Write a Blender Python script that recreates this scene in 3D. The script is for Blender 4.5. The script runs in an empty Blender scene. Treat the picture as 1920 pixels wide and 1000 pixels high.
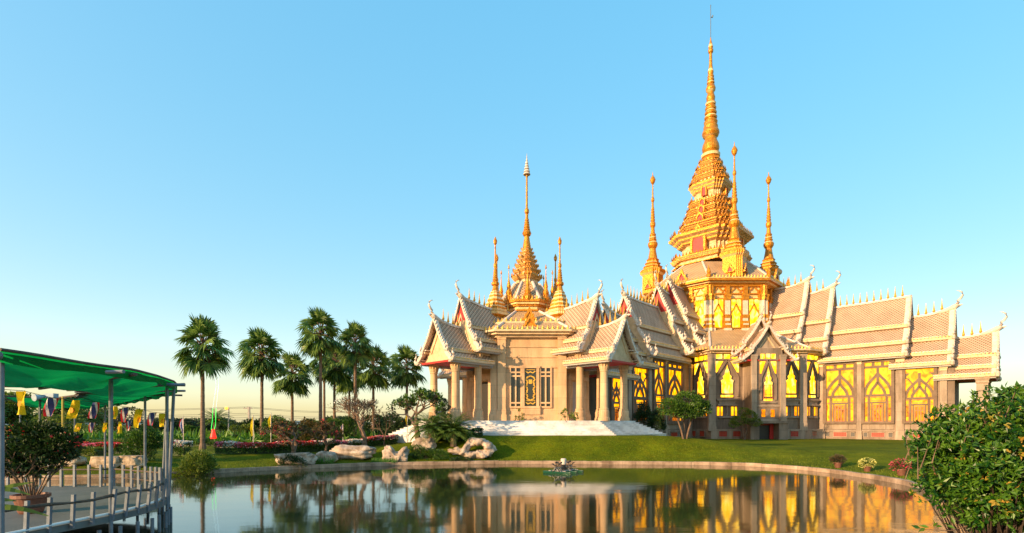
import bpy, math, random
from mathutils import Vector, noise
R = math.radians
scn = bpy.context.scene
C = scn.collection
# ---------------------------------------------------------------- camera
FP, HY, CZ = 960.0, 796.0, 3.0          # focal length and horizon row in photo pixels, eye height over the water
cam_d = bpy.data.cameras.new('camera'); cam = bpy.data.objects.new('camera', cam_d); C.objects.link(cam)
cam.location = (0, 0, CZ); cam.rotation_euler = (R(90), 0, 0)
cam_d.sensor_fit = 'HORIZONTAL'; cam_d.sensor_width = 36; cam_d.lens = 36 * FP / 1920
cam_d.shift_y = (HY - 500) / 1920; cam_d.clip_end = 9000; cam_d.clip_start = .1
scn.camera = cam
# ---------------------------------------------------------------- world, sun, exposure
SUN = Vector((-.80, -.60, 0)).normalized(); EL = R(15)
w = bpy.data.worlds.new('World'); scn.world = w; w.use_nodes = True
nt = w.node_tree; bg = nt.nodes['Background']
sky = nt.nodes.new('ShaderNodeTexSky'); sky.sky_type = 'NISHITA'; sky.sun_disc = False
sky.sun_elevation = EL; sky.sun_rotation = math.atan2(SUN.x, SUN.y)
sky.air_density = 1.2; sky.dust_density = 1.6; sky.ozone_density = 2.0
hs = nt.nodes.new('ShaderNodeHueSaturation'); hs.inputs['Saturation'].default_value = 3.4; hs.inputs['Hue'].default_value = .491
gm_ = nt.nodes.new('ShaderNodeGamma'); gm_.inputs[1].default_value = .26
nt.links.new(sky.outputs[0], gm_.inputs[0]); nt.links.new(gm_.outputs[0], hs.inputs['Color']); hs.inputs['Value'].default_value = 2.22; nt.links.new(hs.outputs[0], bg.inputs[0])
bg.inputs[1].default_value = .15
sd = bpy.data.lights.new('sun', 'SUN'); sd.energy = 3.7; sd.angle = R(.6); sd.color = (1, .66, .36)
so = bpy.data.objects.new('sun', sd); C.objects.link(so)
sdir = Vector((SUN.x * math.cos(EL), SUN.y * math.cos(EL), math.sin(EL)))
so.rotation_euler = sdir.to_track_quat('Z', 'Y').to_euler(); so.location = sdir * 50
scn.view_settings.view_transform = 'Standard'; scn.view_settings.look = 'None'
scn.view_settings.exposure = 1.2; scn.view_settings.gamma = 1
scn.render.engine = 'CYCLES'

# ---------------------------------------------------------------- materials
def mat(name, col, rough=.7, col2=None, scale=3., bump=0., bscale=None, metal=0., emit=None, es=0., island=0., coords='Object', detail=4, stretch=None, trans=0.):
    m = bpy.data.materials.new(name); m.use_nodes = True
    t = m.node_tree; b = t.nodes['Principled BSDF']; L = t.links
    b.inputs['Roughness'].default_value = rough; b.inputs['Metallic'].default_value = metal
    b.inputs['Base Color'].default_value = (*col, 1)
    tc = t.nodes.new('ShaderNodeTexCoord'); src = tc.outputs[coords]
    if stretch:
        mp = t.nodes.new('ShaderNodeMapping'); mp.inputs['Scale'].default_value = stretch; L.new(src, mp.inputs[0]); src = mp.outputs[0]
    out = None
    if col2:
        n = t.nodes.new('ShaderNodeTexNoise'); n.inputs['Scale'].default_value = scale; n.inputs['Detail'].default_value = detail
        n.inputs['Roughness'].default_value = .65
        L.new(src, n.inputs['Vector'])
        r = t.nodes.new('ShaderNodeValToRGB'); r.color_ramp.elements[0].position = .34; r.color_ramp.elements[1].position = .66
        r.color_ramp.elements[0].color = (*col, 1); r.color_ramp.elements[1].color = (*col2, 1)
        L.new(n.outputs['Fac'], r.inputs[0]); out = r.outputs[0]
        if island:
            g = t.nodes.new('ShaderNodeNewGeometry'); ma = t.nodes.new('ShaderNodeMath'); ma.operation = 'MULTIPLY_ADD'
            L.new(g.outputs['Random Per Island'], ma.inputs[0]); ma.inputs[1].default_value = island
            sb = t.nodes.new('ShaderNodeMath'); sb.operation = 'SUBTRACT'; L.new(n.outputs['Fac'], sb.inputs[0]); sb.inputs[1].default_value = island / 2
            L.new(sb.outputs[0], ma.inputs[2]); L.new(ma.outputs[0], r.inputs[0])
        L.new(out, b.inputs['Base Color'])
    if bump:
        n2 = t.nodes.new('ShaderNodeTexNoise'); n2.inputs['Scale'].default_value = bscale or scale * 4; n2.inputs['Detail'].default_value = 5
        L.new(src, n2.inputs['Vector'])
        bp = t.nodes.new('ShaderNodeBump'); bp.inputs['Strength'].default_value = bump; bp.inputs['Distance'].default_value = .05
        L.new(n2.outputs['Fac'], bp.inputs['Height']); L.new(bp.outputs[0], b.inputs['Normal'])
    if emit:
        b.inputs['Emission Color'].default_value = (*emit, 1); b.inputs['Emission Strength'].default_value = es
    if trans:
        tr = t.nodes.new('ShaderNodeBsdfTranslucent'); mx = t.nodes.new('ShaderNodeMixShader'); mx.inputs[0].default_value = trans
        if out: L.new(out, tr.inputs[0])
        else: tr.inputs[0].default_value = (*col, 1)
        o = t.nodes['Material Output']; L.new(b.outputs[0], mx.inputs[1]); L.new(tr.outputs[0], mx.inputs[2]); L.new(mx.outputs[0], o.inputs[0])
    return m

def joints(m, cols=2.2, rows=1.1, dark=.72):
    t = m.node_tree; b = t.nodes['Principled BSDF']; L = t.links; old = b.inputs['Base Color'].links[0].from_socket
    tc = t.nodes.new('ShaderNodeTexCoord'); sx = t.nodes.new('ShaderNodeSeparateXYZ'); L.new(tc.outputs['Object'], sx.inputs[0])
    ad = t.nodes.new('ShaderNodeMath'); L.new(sx.outputs[0], ad.inputs[0]); L.new(sx.outputs[1], ad.inputs[1])
    cb = t.nodes.new('ShaderNodeCombineXYZ'); L.new(ad.outputs[0], cb.inputs[0]); L.new(sx.outputs[2], cb.inputs[1])
    bk = t.nodes.new('ShaderNodeTexBrick'); bk.inputs['Scale'].default_value = 1; bk.inputs['Brick Width'].default_value = cols; bk.inputs['Row Height'].default_value = rows; bk.inputs['Mortar Size'].default_value = .018
    bk.inputs['Color1'].default_value = (1, 1, 1, 1); bk.inputs['Color2'].default_value = (.86, .85, .84, 1); bk.inputs['Mortar'].default_value = (dark, dark, dark, 1); L.new(cb.outputs[0], bk.inputs['Vector'])
    n = t.nodes.new('ShaderNodeTexNoise'); n.inputs['Scale'].default_value = .35; n.inputs['Detail'].default_value = 7; n.inputs['Roughness'].default_value = .7
    mp = t.nodes.new('ShaderNodeMapping'); mp.inputs['Scale'].default_value = (3, 3, .5); L.new(tc.outputs['Object'], mp.inputs[0]); L.new(mp.outputs[0], n.inputs['Vector'])
    r = t.nodes.new('ShaderNodeValToRGB'); r.color_ramp.elements[0].position = .36; r.color_ramp.elements[0].color = (.62, .60, .58, 1); r.color_ramp.elements[1].position = .56; L.new(n.outputs['Fac'], r.inputs[0])
    m1 = t.nodes.new('ShaderNodeMix'); m1.data_type = 'RGBA'; m1.blend_type = 'MULTIPLY'; m1.inputs[0].default_value = 1; L.new(old, m1.inputs[6]); L.new(bk.outputs[0], m1.inputs[7])
    m2 = t.nodes.new('ShaderNodeMix'); m2.data_type = 'RGBA'; m2.blend_type = 'MULTIPLY'; m2.inputs[0].default_value = .8; L.new(m1.outputs[2], m2.inputs[6]); L.new(r.outputs[0], m2.inputs[7]); L.new(m2.outputs[2], b.inputs['Base Color'])
def tile_mat(name, a, b_, k=.42):
    """diamond roof tiles from the roof's own UV (metres along ridge, metres down slope)"""
    m = bpy.data.materials.new(name); m.use_nodes = True; t = m.node_tree; b = t.nodes['Principled BSDF']; L = t.links
    uv = t.nodes.new('ShaderNodeUVMap'); sx = t.nodes.new('ShaderNodeSeparateXYZ'); L.new(uv.outputs[0], sx.inputs[0])
    def M(op, x, y=None, v=None):
        n = t.nodes.new('ShaderNodeMath'); n.operation = op
        L.new(x, n.inputs[0])
        if y is not None: L.new(y, n.inputs[1])
        if v is not None: n.inputs[1].default_value = v
        return n.outputs[0]
    u, v = sx.outputs[0], sx.outputs[1]
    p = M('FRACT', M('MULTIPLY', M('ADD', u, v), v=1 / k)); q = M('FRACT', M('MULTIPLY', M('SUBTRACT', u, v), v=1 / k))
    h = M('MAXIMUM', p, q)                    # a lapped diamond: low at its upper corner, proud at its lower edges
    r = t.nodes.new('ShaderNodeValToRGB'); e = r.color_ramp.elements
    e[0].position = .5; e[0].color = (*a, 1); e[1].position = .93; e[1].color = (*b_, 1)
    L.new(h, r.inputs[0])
    n = t.nodes.new('ShaderNodeTexNoise'); n.inputs['Scale'].default_value = .7; n.inputs['Detail'].default_value = 6
    tc = t.nodes.new('ShaderNodeTexCoord'); L.new(tc.outputs['Object'], n.inputs['Vector'])
    mx = t.nodes.new('ShaderNodeMix'); mx.data_type = 'RGBA'; mx.blend_type = 'MULTIPLY'; mx.inputs[0].default_value = .5
    r2 = t.nodes.new('ShaderNodeValToRGB'); r2.color_ramp.elements[0].position = .3; r2.color_ramp.elements[0].color = (.6, .55, .5, 1); r2.color_ramp.elements[1].position = .6
    L.new(n.outputs['Fac'], r2.inputs[0]); L.new(r.outputs[0], mx.inputs[6]); L.new(r2.outputs[0], mx.inputs[7]); L.new(mx.outputs[2], b.inputs['Base Color'])
    bp = t.nodes.new('ShaderNodeBump'); bp.inputs['Distance'].default_value = .06; bp.inputs['Strength'].default_value = .7
    L.new(h, bp.inputs['Height']); L.new(bp.outputs[0], b.inputs['Normal']); b.inputs['Roughness'].default_value = .55
    return m

def pane_mat(name, c1, c2, c3, es, scale=1.6):
    m = bpy.data.materials.new(name); m.use_nodes = True; t = m.node_tree; b = t.nodes['Principled BSDF']; L = t.links
    tc = t.nodes.new('ShaderNodeTexCoord')
    mp = t.nodes.new('ShaderNodeMapping'); mp.inputs['Scale'].default_value = (1, 1, .55); L.new(tc.outputs['Object'], mp.inputs[0])
    n = t.nodes.new('ShaderNodeTexNoise'); n.inputs['Scale'].default_value = scale; n.inputs['Detail'].default_value = 5; n.inputs['Distortion'].default_value = .8
    L.new(mp.outputs[0], n.inputs['Vector'])
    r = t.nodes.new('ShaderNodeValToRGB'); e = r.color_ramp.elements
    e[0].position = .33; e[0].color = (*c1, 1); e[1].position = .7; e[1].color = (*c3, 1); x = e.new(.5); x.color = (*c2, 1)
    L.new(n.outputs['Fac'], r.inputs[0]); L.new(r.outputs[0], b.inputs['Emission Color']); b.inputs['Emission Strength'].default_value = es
    b.inputs['Base Color'].default_value = (.06, .025, .002, 1); b.inputs['Roughness'].default_value = .3; b.inputs['Specular IOR Level'].default_value = .08
    return m

STONE = mat('peach_stone', (.62, .39, .20), .75, (.74, .49, .27), .8, .25, 9, stretch=(1, 1, .35))
CONC = mat('grey_concrete', (.19, .14, .10), .85, (.32, .24, .175), .9, .35, 8, stretch=(1, 1, .3))
FRAMEC = mat('window_tracery_stone', (.13, .085, .055), .85, (.21, .145, .095), 1.2, .2, 8)
CONC2 = mat('pale_concrete', (.32, .245, .175), .85, (.46, .355, .26), 1.2, .3, 8, stretch=(1, 1, .3))
GREY = mat('grey_plaster', (.30, .29, .27), .85, (.40, .38, .35), 1.2, .2, 8)  # plain grey plaster for eave strips, porch beams and one door leaf
WHITE = mat('white_stucco', (.52, .43, .35), .6, (.70, .60, .50), 2.5, .5, 14)
CREAM = mat('cream_moulding', (.54, .37, .20), .65, (.72, .52, .31), 2.2, .5, 12)
GOLD = mat('gold_paint', (.44, .14, .004), .36, (.74, .31, .016), 4.0, .9, 16, metal=.45)
GOLD2 = mat('bright_gold', (.66, .33, .03), .35, (.88, .52, .08), 5.0, .6, 16, metal=.35)
GWHITE = mat('gilded_white', (.72, .42, .13), .5, (.88, .66, .34), 3., .7, 14)
DWHITE = mat('warm_white_plaster', (.58, .44, .30), .6, (.74, .60, .44), 3., .5, 12)
TWHITE = mat('gilt_streaked_white', (.42, .22, .05), .6, (.80, .60, .36), 2.2, .8, 10, stretch=(1, 1, 2.5))
RED = mat('red_lacquer', (.36, .012, .010), .55, (.52, .03, .02), 3., .2)
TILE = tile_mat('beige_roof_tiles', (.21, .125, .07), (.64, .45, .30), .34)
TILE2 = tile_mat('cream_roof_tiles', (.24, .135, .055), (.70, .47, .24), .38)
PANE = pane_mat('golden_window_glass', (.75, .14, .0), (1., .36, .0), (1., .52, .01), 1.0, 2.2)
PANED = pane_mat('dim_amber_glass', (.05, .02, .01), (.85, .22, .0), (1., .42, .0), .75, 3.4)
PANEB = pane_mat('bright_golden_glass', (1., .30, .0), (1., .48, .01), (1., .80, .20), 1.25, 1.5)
ORANGE = mat('orange_timber', (.42, .075, .012), .5, (.55, .12, .02), 4)
DARK = mat('dark_void', (.02, .018, .016), .4)
GLASSD = mat('dark_glass', (.03, .035, .03), .08)
STEP = mat('white_marble_steps', (.66, .66, .66), .5, (.80, .78, .74), 1.5, .1)
KERB = mat('kerb_stone', (.24, .16, .10), .85, (.50, .36, .25), 1.3, .5, 8)
ROCK = mat('pale_rock', (.17, .12, .08), .9, (.60, .48, .37), 1.8, 1., 7, detail=10)

LEAF = mat('broad_leaf', (.018, .06, .006), .45, (.10, .20, .018), 1.2, island=.5, trans=.3)
LEAFY = mat('yellow_leaf', (.05, .10, .008), .45, (.22, .28, .03), 1.2, island=.5, trans=.3)
LEAFD = mat('dark_leaf', (.008, .03, .006), .5, (.04, .085, .014), 1.2, island=.5, trans=.2)
BUSHL = mat('glossy_bush_leaf', (.012, .07, .006), .38, (.10, .22, .016), 1.6, island=.7, trans=.35)
YOUNG = mat('young_leaf', (.30, .26, .03), .35, (.55, .32, .06), 2, island=.6, trans=.3)
PALM = mat('palm_leaf', (.04, .10, .012), .5, (.20, .31, .05), .8, island=.55, trans=.3)
PALMD = mat('dry_palm_leaf', (.10, .055, .02), .8, (.22, .13, .04), 1, island=.5, trans=.15)
BARK = mat('brown_bark', (.10, .06, .035), .9, (.22, .14, .09), 3, .8, 12)
PBARK = mat('palm_bark', (.13, .085, .055), .9, (.24, .16, .10), 3, .8, 10, stretch=(1, 1, 4))
FRED = mat('red_petal', (.55, .02, .03), .6, (.75, .06, .08), 2, island=.6, trans=.2)
FPINK = mat('pink_petal', (.75, .12, .22), .6, (.8, .3, .4), 2, island=.6, trans=.2)
FWHITE = mat('white_petal', (.75, .70, .6), .6, (.85, .82, .75), 2, island=.6, trans=.2)
METAL = mat('galvanised_pipe', (.10, .13, .16), .5, (.17, .20, .24), 4, metal=.2)
BAMB = mat('dark_bamboo', (.05, .035, .025), .7, (.12, .085, .06), 5)
NET = mat('green_shade_net', (.0, .16, .038), .8, (.003, .25, .062), .9, .5, 6, trans=.75)
DECKM = mat('deck_concrete', (.085, .10, .10), .7, (.14, .15, .145), .9, .2, 10)
PVC = mat('white_pipe', (.75, .78, .8), .4)
CLAY = mat('brown_clay_pot', (.13, .05, .03), .6, (.2, .08, .05), 4)
BLACKP = mat('black_plastic', (.012, .014, .014), .4)
GREENP = mat('green_float_plastic', (.0, .05, .02), .35)
YELF = mat('yellow_flag_cloth', (.80, .55, .0), .8, (.88, .66, .02), 3, trans=.35)
YEMB = mat('orange_emblem', (.75, .30, .02), .8)
FR = mat('flag_red', (.6, .03, .04), .8, trans=.3)
FB = mat('flag_blue', (.05, .07, .25), .8, trans=.3)
FW = mat('flag_white', (.8, .8, .8), .8, trans=.3)
WIRE = mat('black_wire', (.03, .03, .035), .6)
CPOLE = mat('concrete_pole', (.34, .30, .27), .8, (.42, .38, .34), 3)
LAMP = mat('sodium_lamp', (1, .4, .1), .5, emit=(1, .22, .02), es=2.2)
HALO = mat('lamp_bowl', (.6, .3, .1), .5, emit=(1, .35, .05), es=4)
GSTR = mat('green_light_string', (.1, .8, .2), .5, emit=(.03, .8, .08), es=.7)
WSTR = mat('pale_light_string', (.7, .9, 1), .5, emit=(.5, .85, 1), es=.45)
REDL = mat('red_light_cover', (.7, .02, .02), .5, emit=(1, .03, .01), es=.5)
CHAR = mat('dark_spotlight', (.04, .04, .05), .4)

for m_ in (STONE, CONC, CONC2): joints(m_)
joints(STEP, 1.3, 50, .88)
joints(KERB, .9, 50, .6)
# ---------------------------------------------------------------- mesh builder
class MB:
    def __init__(s): s.v = []; s.f = []; s.m = []; s.uv = {}
    def face(s, pts, mi=0, uv=None):
        i = len(s.v); s.v += [tuple(p) for p in pts]; s.f.append(tuple(range(i, i + len(pts)))); s.m.append(mi)
        if uv: s.uv[len(s.f) - 1] = uv
    def hexa(s, p, mi=0):                     # p: 8 corners, bottom ring then top ring
        i = len(s.v); s.v += [tuple(q) for q in p]
        for f in ((3, 2, 1, 0), (4, 5, 6, 7), (0, 1, 5, 4), (1, 2, 6, 5), (2, 3, 7, 6), (3, 0, 4, 7)):
            s.f.append(tuple(i + k for k in f)); s.m.append(mi)
    def box(s, x0, x1, y0, y1, z0, z1, mi=0):
        s.hexa([(x0, y0, z0), (x1, y0, z0), (x1, y1, z0), (x0, y1, z0), (x0, y0, z1), (x1, y0, z1), (x1, y1, z1), (x0, y1, z1)], mi)
    def prism(s, poly, z0, z1, mi=0, poly2=None):     # ccw polygon
        n = len(poly); i = len(s.v); q = poly2 or poly
        s.v += [(x, y, z0) for x, y in poly] + [(x, y, z1) for x, y in q]
        s.f.append(tuple(i + k for k in reversed(range(n)))); s.m.append(mi)
        s.f.append(tuple(i + n + k for k in range(n))); s.m.append(mi)
        for k in range(n): s.f.append((i + k, i + (k + 1) % n, i + n + (k + 1) % n, i + n + k)); s.m.append(mi)
    def loft(s, rings, mi=0, cap=True, mis=None):
        n = len(rings[0]); i = len(s.v)
        for r in rings: s.v += [tuple(p) for p in r]
        for a in range(len(rings) - 1):
            for k in range(n):
                s.f.append((i + a * n + k, i + a * n + (k + 1) % n, i + (a + 1) * n + (k + 1) % n, i + (a + 1) * n + k))
                s.m.append(mis[a] if mis else mi)
        if cap:
            s.f.append(tuple(i + k for k in reversed(range(n)))); s.m.append(mis[0] if mis else mi)
            s.f.append(tuple(i + (len(rings) - 1) * n + k for k in range(n))); s.m.append(mis[-1] if mis else mi)
    def lathe(s, prof, cx=0, cy=0, n=16, mi=0, mis=None, cap=True):
        s.loft([[(cx + r * math.cos(2 * math.pi * k / n), cy + r * math.sin(2 * math.pi * k / n), z) for k in range(n)] for r, z in prof], mi, cap, mis)
    def tube(s, pts, r, n=6, mi=0, cap=True):
        pts = [Vector(p) for p in pts]; rr = r if isinstance(r, (list, tuple)) else [r] * len(pts)
        rings = []; up = Vector((0, 0, 1))
        for i, p in enumerate(pts):
            d = (pts[min(i + 1, len(pts) - 1)] - pts[max(i - 1, 0)])
            if d.length < 1e-9: d = Vector((0, 0, 1))
            d.normalize(); a = d.cross(up)
            if a.length < .05: a = d.cross(Vector((1, 0, 0)))
            a.normalize(); b = a.cross(d)
            rings.append([p + (a * math.cos(2 * math.pi * k / n) + b * math.sin(2 * math.pi * k / n)) * rr[i] for k in range(n)])
        s.loft(rings, mi, cap)
    def build(s, name, mats, parent=None, smooth=False, origin=None):
        me = bpy.data.meshes.new(name); o = Vector(origin) if origin is not None else None
        if parent is not None and origin is None: o = wloc(parent)
        vs = s.v if o is None else [(x - o.x, y - o.y, z - o.z) for x, y, z in s.v]
        me.from_pydata(vs, [], s.f)
        for m in (mats if isinstance(mats, (list, tuple)) else [mats]): me.materials.append(m)
        me.polygons.foreach_set('material_index', s.m)
        if smooth: me.polygons.foreach_set('use_smooth', [True] * len(s.f))
        if s.uv:
            ul = me.uv_layers.new(name='UVMap')
            for fi, uvs in s.uv.items():
                for li, q in zip(me.polygons[fi].loop_indices, uvs): ul.data[li].uv = q
        me.update()
        ob = bpy.data.objects.new(name, me); C.objects.link(ob)
        if parent is not None:
            ob.parent = parent
            if origin is not None: ob.location = Vector(origin) - wloc(parent)
        elif o is not None: ob.location = o
        return ob
def wloc(o):
    v = Vector(o.location)
    while o.parent: o = o.parent; v = v + o.location
    return v
def tag(o, label=None, cat=None, group=None, kind=None):
    if label: o['label'] = label
    if cat: o['category'] = cat
    if group: o['group'] = group
    if kind: o['kind'] = kind
    return o
def thing(name, loc, label, cat, group=None):
    o = bpy.data.objects.new(name, None); C.objects.link(o); o.location = loc; o.empty_display_size = .3
    return tag(o, label, cat, group)
def kids(o): return [c for c in bpy.data.objects if c.parent == o]
def copy_tree(o, parent=None):
    c = o.copy(); C.objects.link(c)
    if parent is not None: c.parent = parent
    for ch in kids(o): copy_tree(ch, c)
    return c
def link_copy(src, parent, loc, rotz=0, scale=None, name=None):
    c = src.copy(); C.objects.link(c); c.parent = parent; c.location = Vector(loc) - wloc(parent); c.rotation_euler = (0, 0, rotz)
    if scale: c.scale = scale
    return c
def at(px, py, Y): return Vector(((px - 960) / FP * Y, Y, CZ + (HY - py) / FP * Y))       # a photo pixel at depth Y
def on(px, py, z): Y = (CZ - z) * FP / (py - HY); return Vector(((px - 960) / FP * Y, Y, z))
def lerp(a, b, t): return a + (b - a) * t
def sst(a, b, x): t = min(1, max(0, (x - a) / (b - a))); return t * t * (3 - 2 * t)

# ---------------------------------------------------------------- ground, water, kerb
shore_px = [(1742, 907), (1680, 895), (1600, 884), (1540, 876), (1430, 868), (1300, 865), (1100, 864), (935, 863), (820, 865), (735, 866), (600, 870), (515, 874), (400, 879), (330, 884), (240, 888), (150, 890), (0, 891), (-250, 892)]
shore = [on(x, y, .27) for x, y in shore_px]
pond = [(p.x, p.y) for p in shore]
pond = [(9.0, -1.), (9.3, 3.5), (9.9, 9), (12.4, 13.6), (16.0, 19)] + pond + [(-40, 20), (-42, -1)]
def pond_sd(x, y):
    inside = False; dm = 1e9; n = len(pond)
    for i in range(n):
        x0, y0 = pond[i]; x1, y1 = pond[(i + 1) % n]
        if (y0 > y) != (y1 > y) and x < (x1 - x0) * (y - y0) / (y1 - y0) + x0: inside = not inside
        dx, dy = x1 - x0, y1 - y0; t = max(0, min(1, ((x - x0) * dx + (y - y0) * dy) / (dx * dx + dy * dy)))
        d = math.hypot(x - x0 - t * dx, y - y0 - t * dy)
        if d < dm: dm = d
    return -dm if inside else dm
def base_z(x, y):
    a = sst(-16, -2, x) * (1 - sst(14, 30, x))
    z = lerp(.8, 2.05, a)
    z = lerp(z, 1.0, sst(11, 27, x))
    if y < 20: z = lerp(z, .9, 1 - sst(8, 20, y))
    return lerp(z, 1.0, sst(90, 140, y))
def gz(x, y, sd=None):
    if sd is None: sd = pond_sd(x, y)
    if sd < 0: return max(-1.0, .2 + sd * 2.2)
    t = sst(0, lerp(4.6, 7.5, sst(10, 22, abs(x))), sd)
    return .2 + (base_z(x, y) - .2) * t + (.03 * noise.noise(Vector((x * .5, y * .5, 0))) if sd > .6 else 0)
xs = [-4000, -2000, -900, -400, -200, -120, -80, -60] + [-50 + .55 * i for i in range(190)] + [58, 64, 75, 95, 140, 250, 500, 1200, 4000]
ys = [-300, -80, -25, -10] + [-5 + .55 * i for i in range(112)] + [58, 60, 64, 70, 80, 95, 120, 160, 220, 350, 600, 1200, 2500, 6000]
mb = MB(); nx = len(xs)
for y in ys:
    for x in xs: mb.v.append((x, y, gz(x, y)))
for j in range(len(ys) - 1):
    for i in range(nx - 1): mb.f.append((j * nx + i, j * nx + i + 1, (j + 1) * nx + i + 1, (j + 1) * nx + i)); mb.m.append(0)
GRASS = mat('lawn_grass', (.085, .120, .002), 1., (.18, .205, .004), .45, .8, 30, detail=10); GRASS.node_tree.nodes['Principled BSDF'].inputs['Specular IOR Level'].default_value = .1
t = GRASS.node_tree; b = t.nodes['Principled BSDF']; old = b.inputs['Base Color'].links[0].from_socket; tc = t.nodes.new('ShaderNodeTexCoord')
for sc_, lo_, am in ((.16, (.50, .62, .3, 1), .75), (7., (.35, .45, .3, 1), .8), (1.3, (1.0, .72, .45, 1), .5)):
    n = t.nodes.new('ShaderNodeTexNoise'); n.inputs['Scale'].default_value = sc_; n.inputs['Detail'].default_value = 8; n.inputs['Roughness'].default_value = .75; t.links.new(tc.outputs['Object'], n.inputs['Vector'])
    r = t.nodes.new('ShaderNodeValToRGB'); r.color_ramp.elements[0].position = .38; r.color_ramp.elements[0].color = lo_; r.color_ramp.elements[1].position = .58; t.links.new(n.outputs['Fac'], r.inputs[0])
    mx = t.nodes.new('ShaderNodeMix'); mx.data_type = 'RGBA'; mx.blend_type = 'MULTIPLY'; mx.inputs[0].default_value = am; t.links.new(old, mx.inputs[6]); t.links.new(r.outputs[0], mx.inputs[7]); old = mx.outputs[2]
t.links.new(old, b.inputs['Base Color'])
ground = mb.build('ground', GRASS, smooth=True); tag(ground, kind='structure')

mb = MB(); mb.face([(-300, -60, 0), (60, -60, 0), (60, 60, 0), (-300, 60, 0)])
WATER = bpy.data.materials.new('pond_water'); WATER.use_nodes = True
t = WATER.node_tree; b = t.nodes['Principled BSDF']; b.inputs['Base Color'].default_value = (.022, .030, .010, 1); b.inputs['Roughness'].default_value = .065
b.inputs['IOR'].default_value = 2.2
tc = t.nodes.new('ShaderNodeTexCoord'); mp = t.nodes.new('ShaderNodeMapping'); mp.inputs['Scale'].default_value = (.8, 1.6, 1)
n = t.nodes.new('ShaderNodeTexNoise'); n.inputs['Scale'].default_value = .55; n.inputs['Detail'].default_value = 3
bp = t.nodes.new('ShaderNodeBump'); bp.inputs['Strength'].default_value = .06; bp.inputs['Distance'].default_value = .08
t.links.new(tc.outputs['Object'], mp.inputs[0]); t.links.new(mp.outputs[0], n.inputs['Vector']); t.links.new(n.outputs['Fac'], bp.inputs['Height']); t.links.new(bp.outputs[0], b.inputs['Normal'])
water = mb.build('water', WATER); tag(water, kind='structure')

# kerb of stone blocks along the bank
def arc_pts(pts, step):
    out = [Vector(pts[0])]
    for a, b2 in zip(pts, pts[1:]):
        a, b2 = Vector(a), Vector(b2); k = max(1, int((b2 - a).length / step))
        out += [a.lerp(b2, i / k) for i in range(1, k + 1)]
    return out
kp = arc_pts([(16.0, 19, .27)] + [tuple(p) for p in shore], 1.1)
for _ in range(3): kp = [kp[0]] + [(kp[i - 1] + kp[i] * 2 + kp[i + 1]) / 4 for i in range(1, len(kp) - 1)] + [kp[-1]]
mb = MB(); rg = random.Random(4)
for i in range(len(kp) - 1):
    a, b2 = kp[i], kp[i + 1]; d = (b2 - a).normalized(); nn = Vector((-d.y, d.x, 0)) ; g = .006
    na = (kp[min(i + 1, len(kp) - 1)] - kp[max(i - 1, 0)]).normalized(); na = Vector((-na.y, na.x, 0))
    nb = (kp[min(i + 2, len(kp) - 1)] - a).normalized(); nb = Vector((-nb.y, nb.x, 0))
    h = .25 + rg.uniform(-.018, .012); A = a + d * g; B = b2 - d * g
    q = [A - na * .06, B - nb * .06, B + nb * .22, A + na * .22]
    mb.hexa([(p.x, p.y, -.5) for p in q] + [(p.x, p.y, h) for p in q])
kerb = mb.build('kerb', KERB); tag(kerb, kind='structure')

# ---------------------------------------------------------------- ornament helpers
def spike_mesh(h=.75):
    mb = MB(); mb.lathe([(.07, 0), (.04, .07), (.085, .15), (.06, .28), (.04, .42), (.02, .75), (.006, 1)], n=6, mis=[0, 0, 0, 0, 0, 0])
    mb.v = [(x, y, z * h) for x, y, z in mb.v]
    me = bpy.data.meshes.new('ridge_spike'); me.from_pydata(mb.v, [], mb.f); me.materials.append(GOLD2); return me
SPIKE = spike_mesh()
def put_mesh(me, name, parent, loc, scale=1.):
    o = bpy.data.objects.new(name, me); C.objects.link(o); o.parent = parent; o.location = Vector(loc) - wloc(parent); o.scale = (scale,) * 3; return o
def V2(a, b): return Vector((a[0], a[1], 0)) * b

class Arm:
    """a wing's frame: s metres along a from the centre, w metres to the side p"""
    def __init__(s, O, a): s.O = Vector((O[0], O[1], 0)); s.a = Vector((a[0], a[1], 0)); s.p = Vector((-a[1], a[0], 0))
    def P(s, S, w, z): q = s.O + s.a * S + s.p * w; return Vector((q.x, q.y, z))

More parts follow.
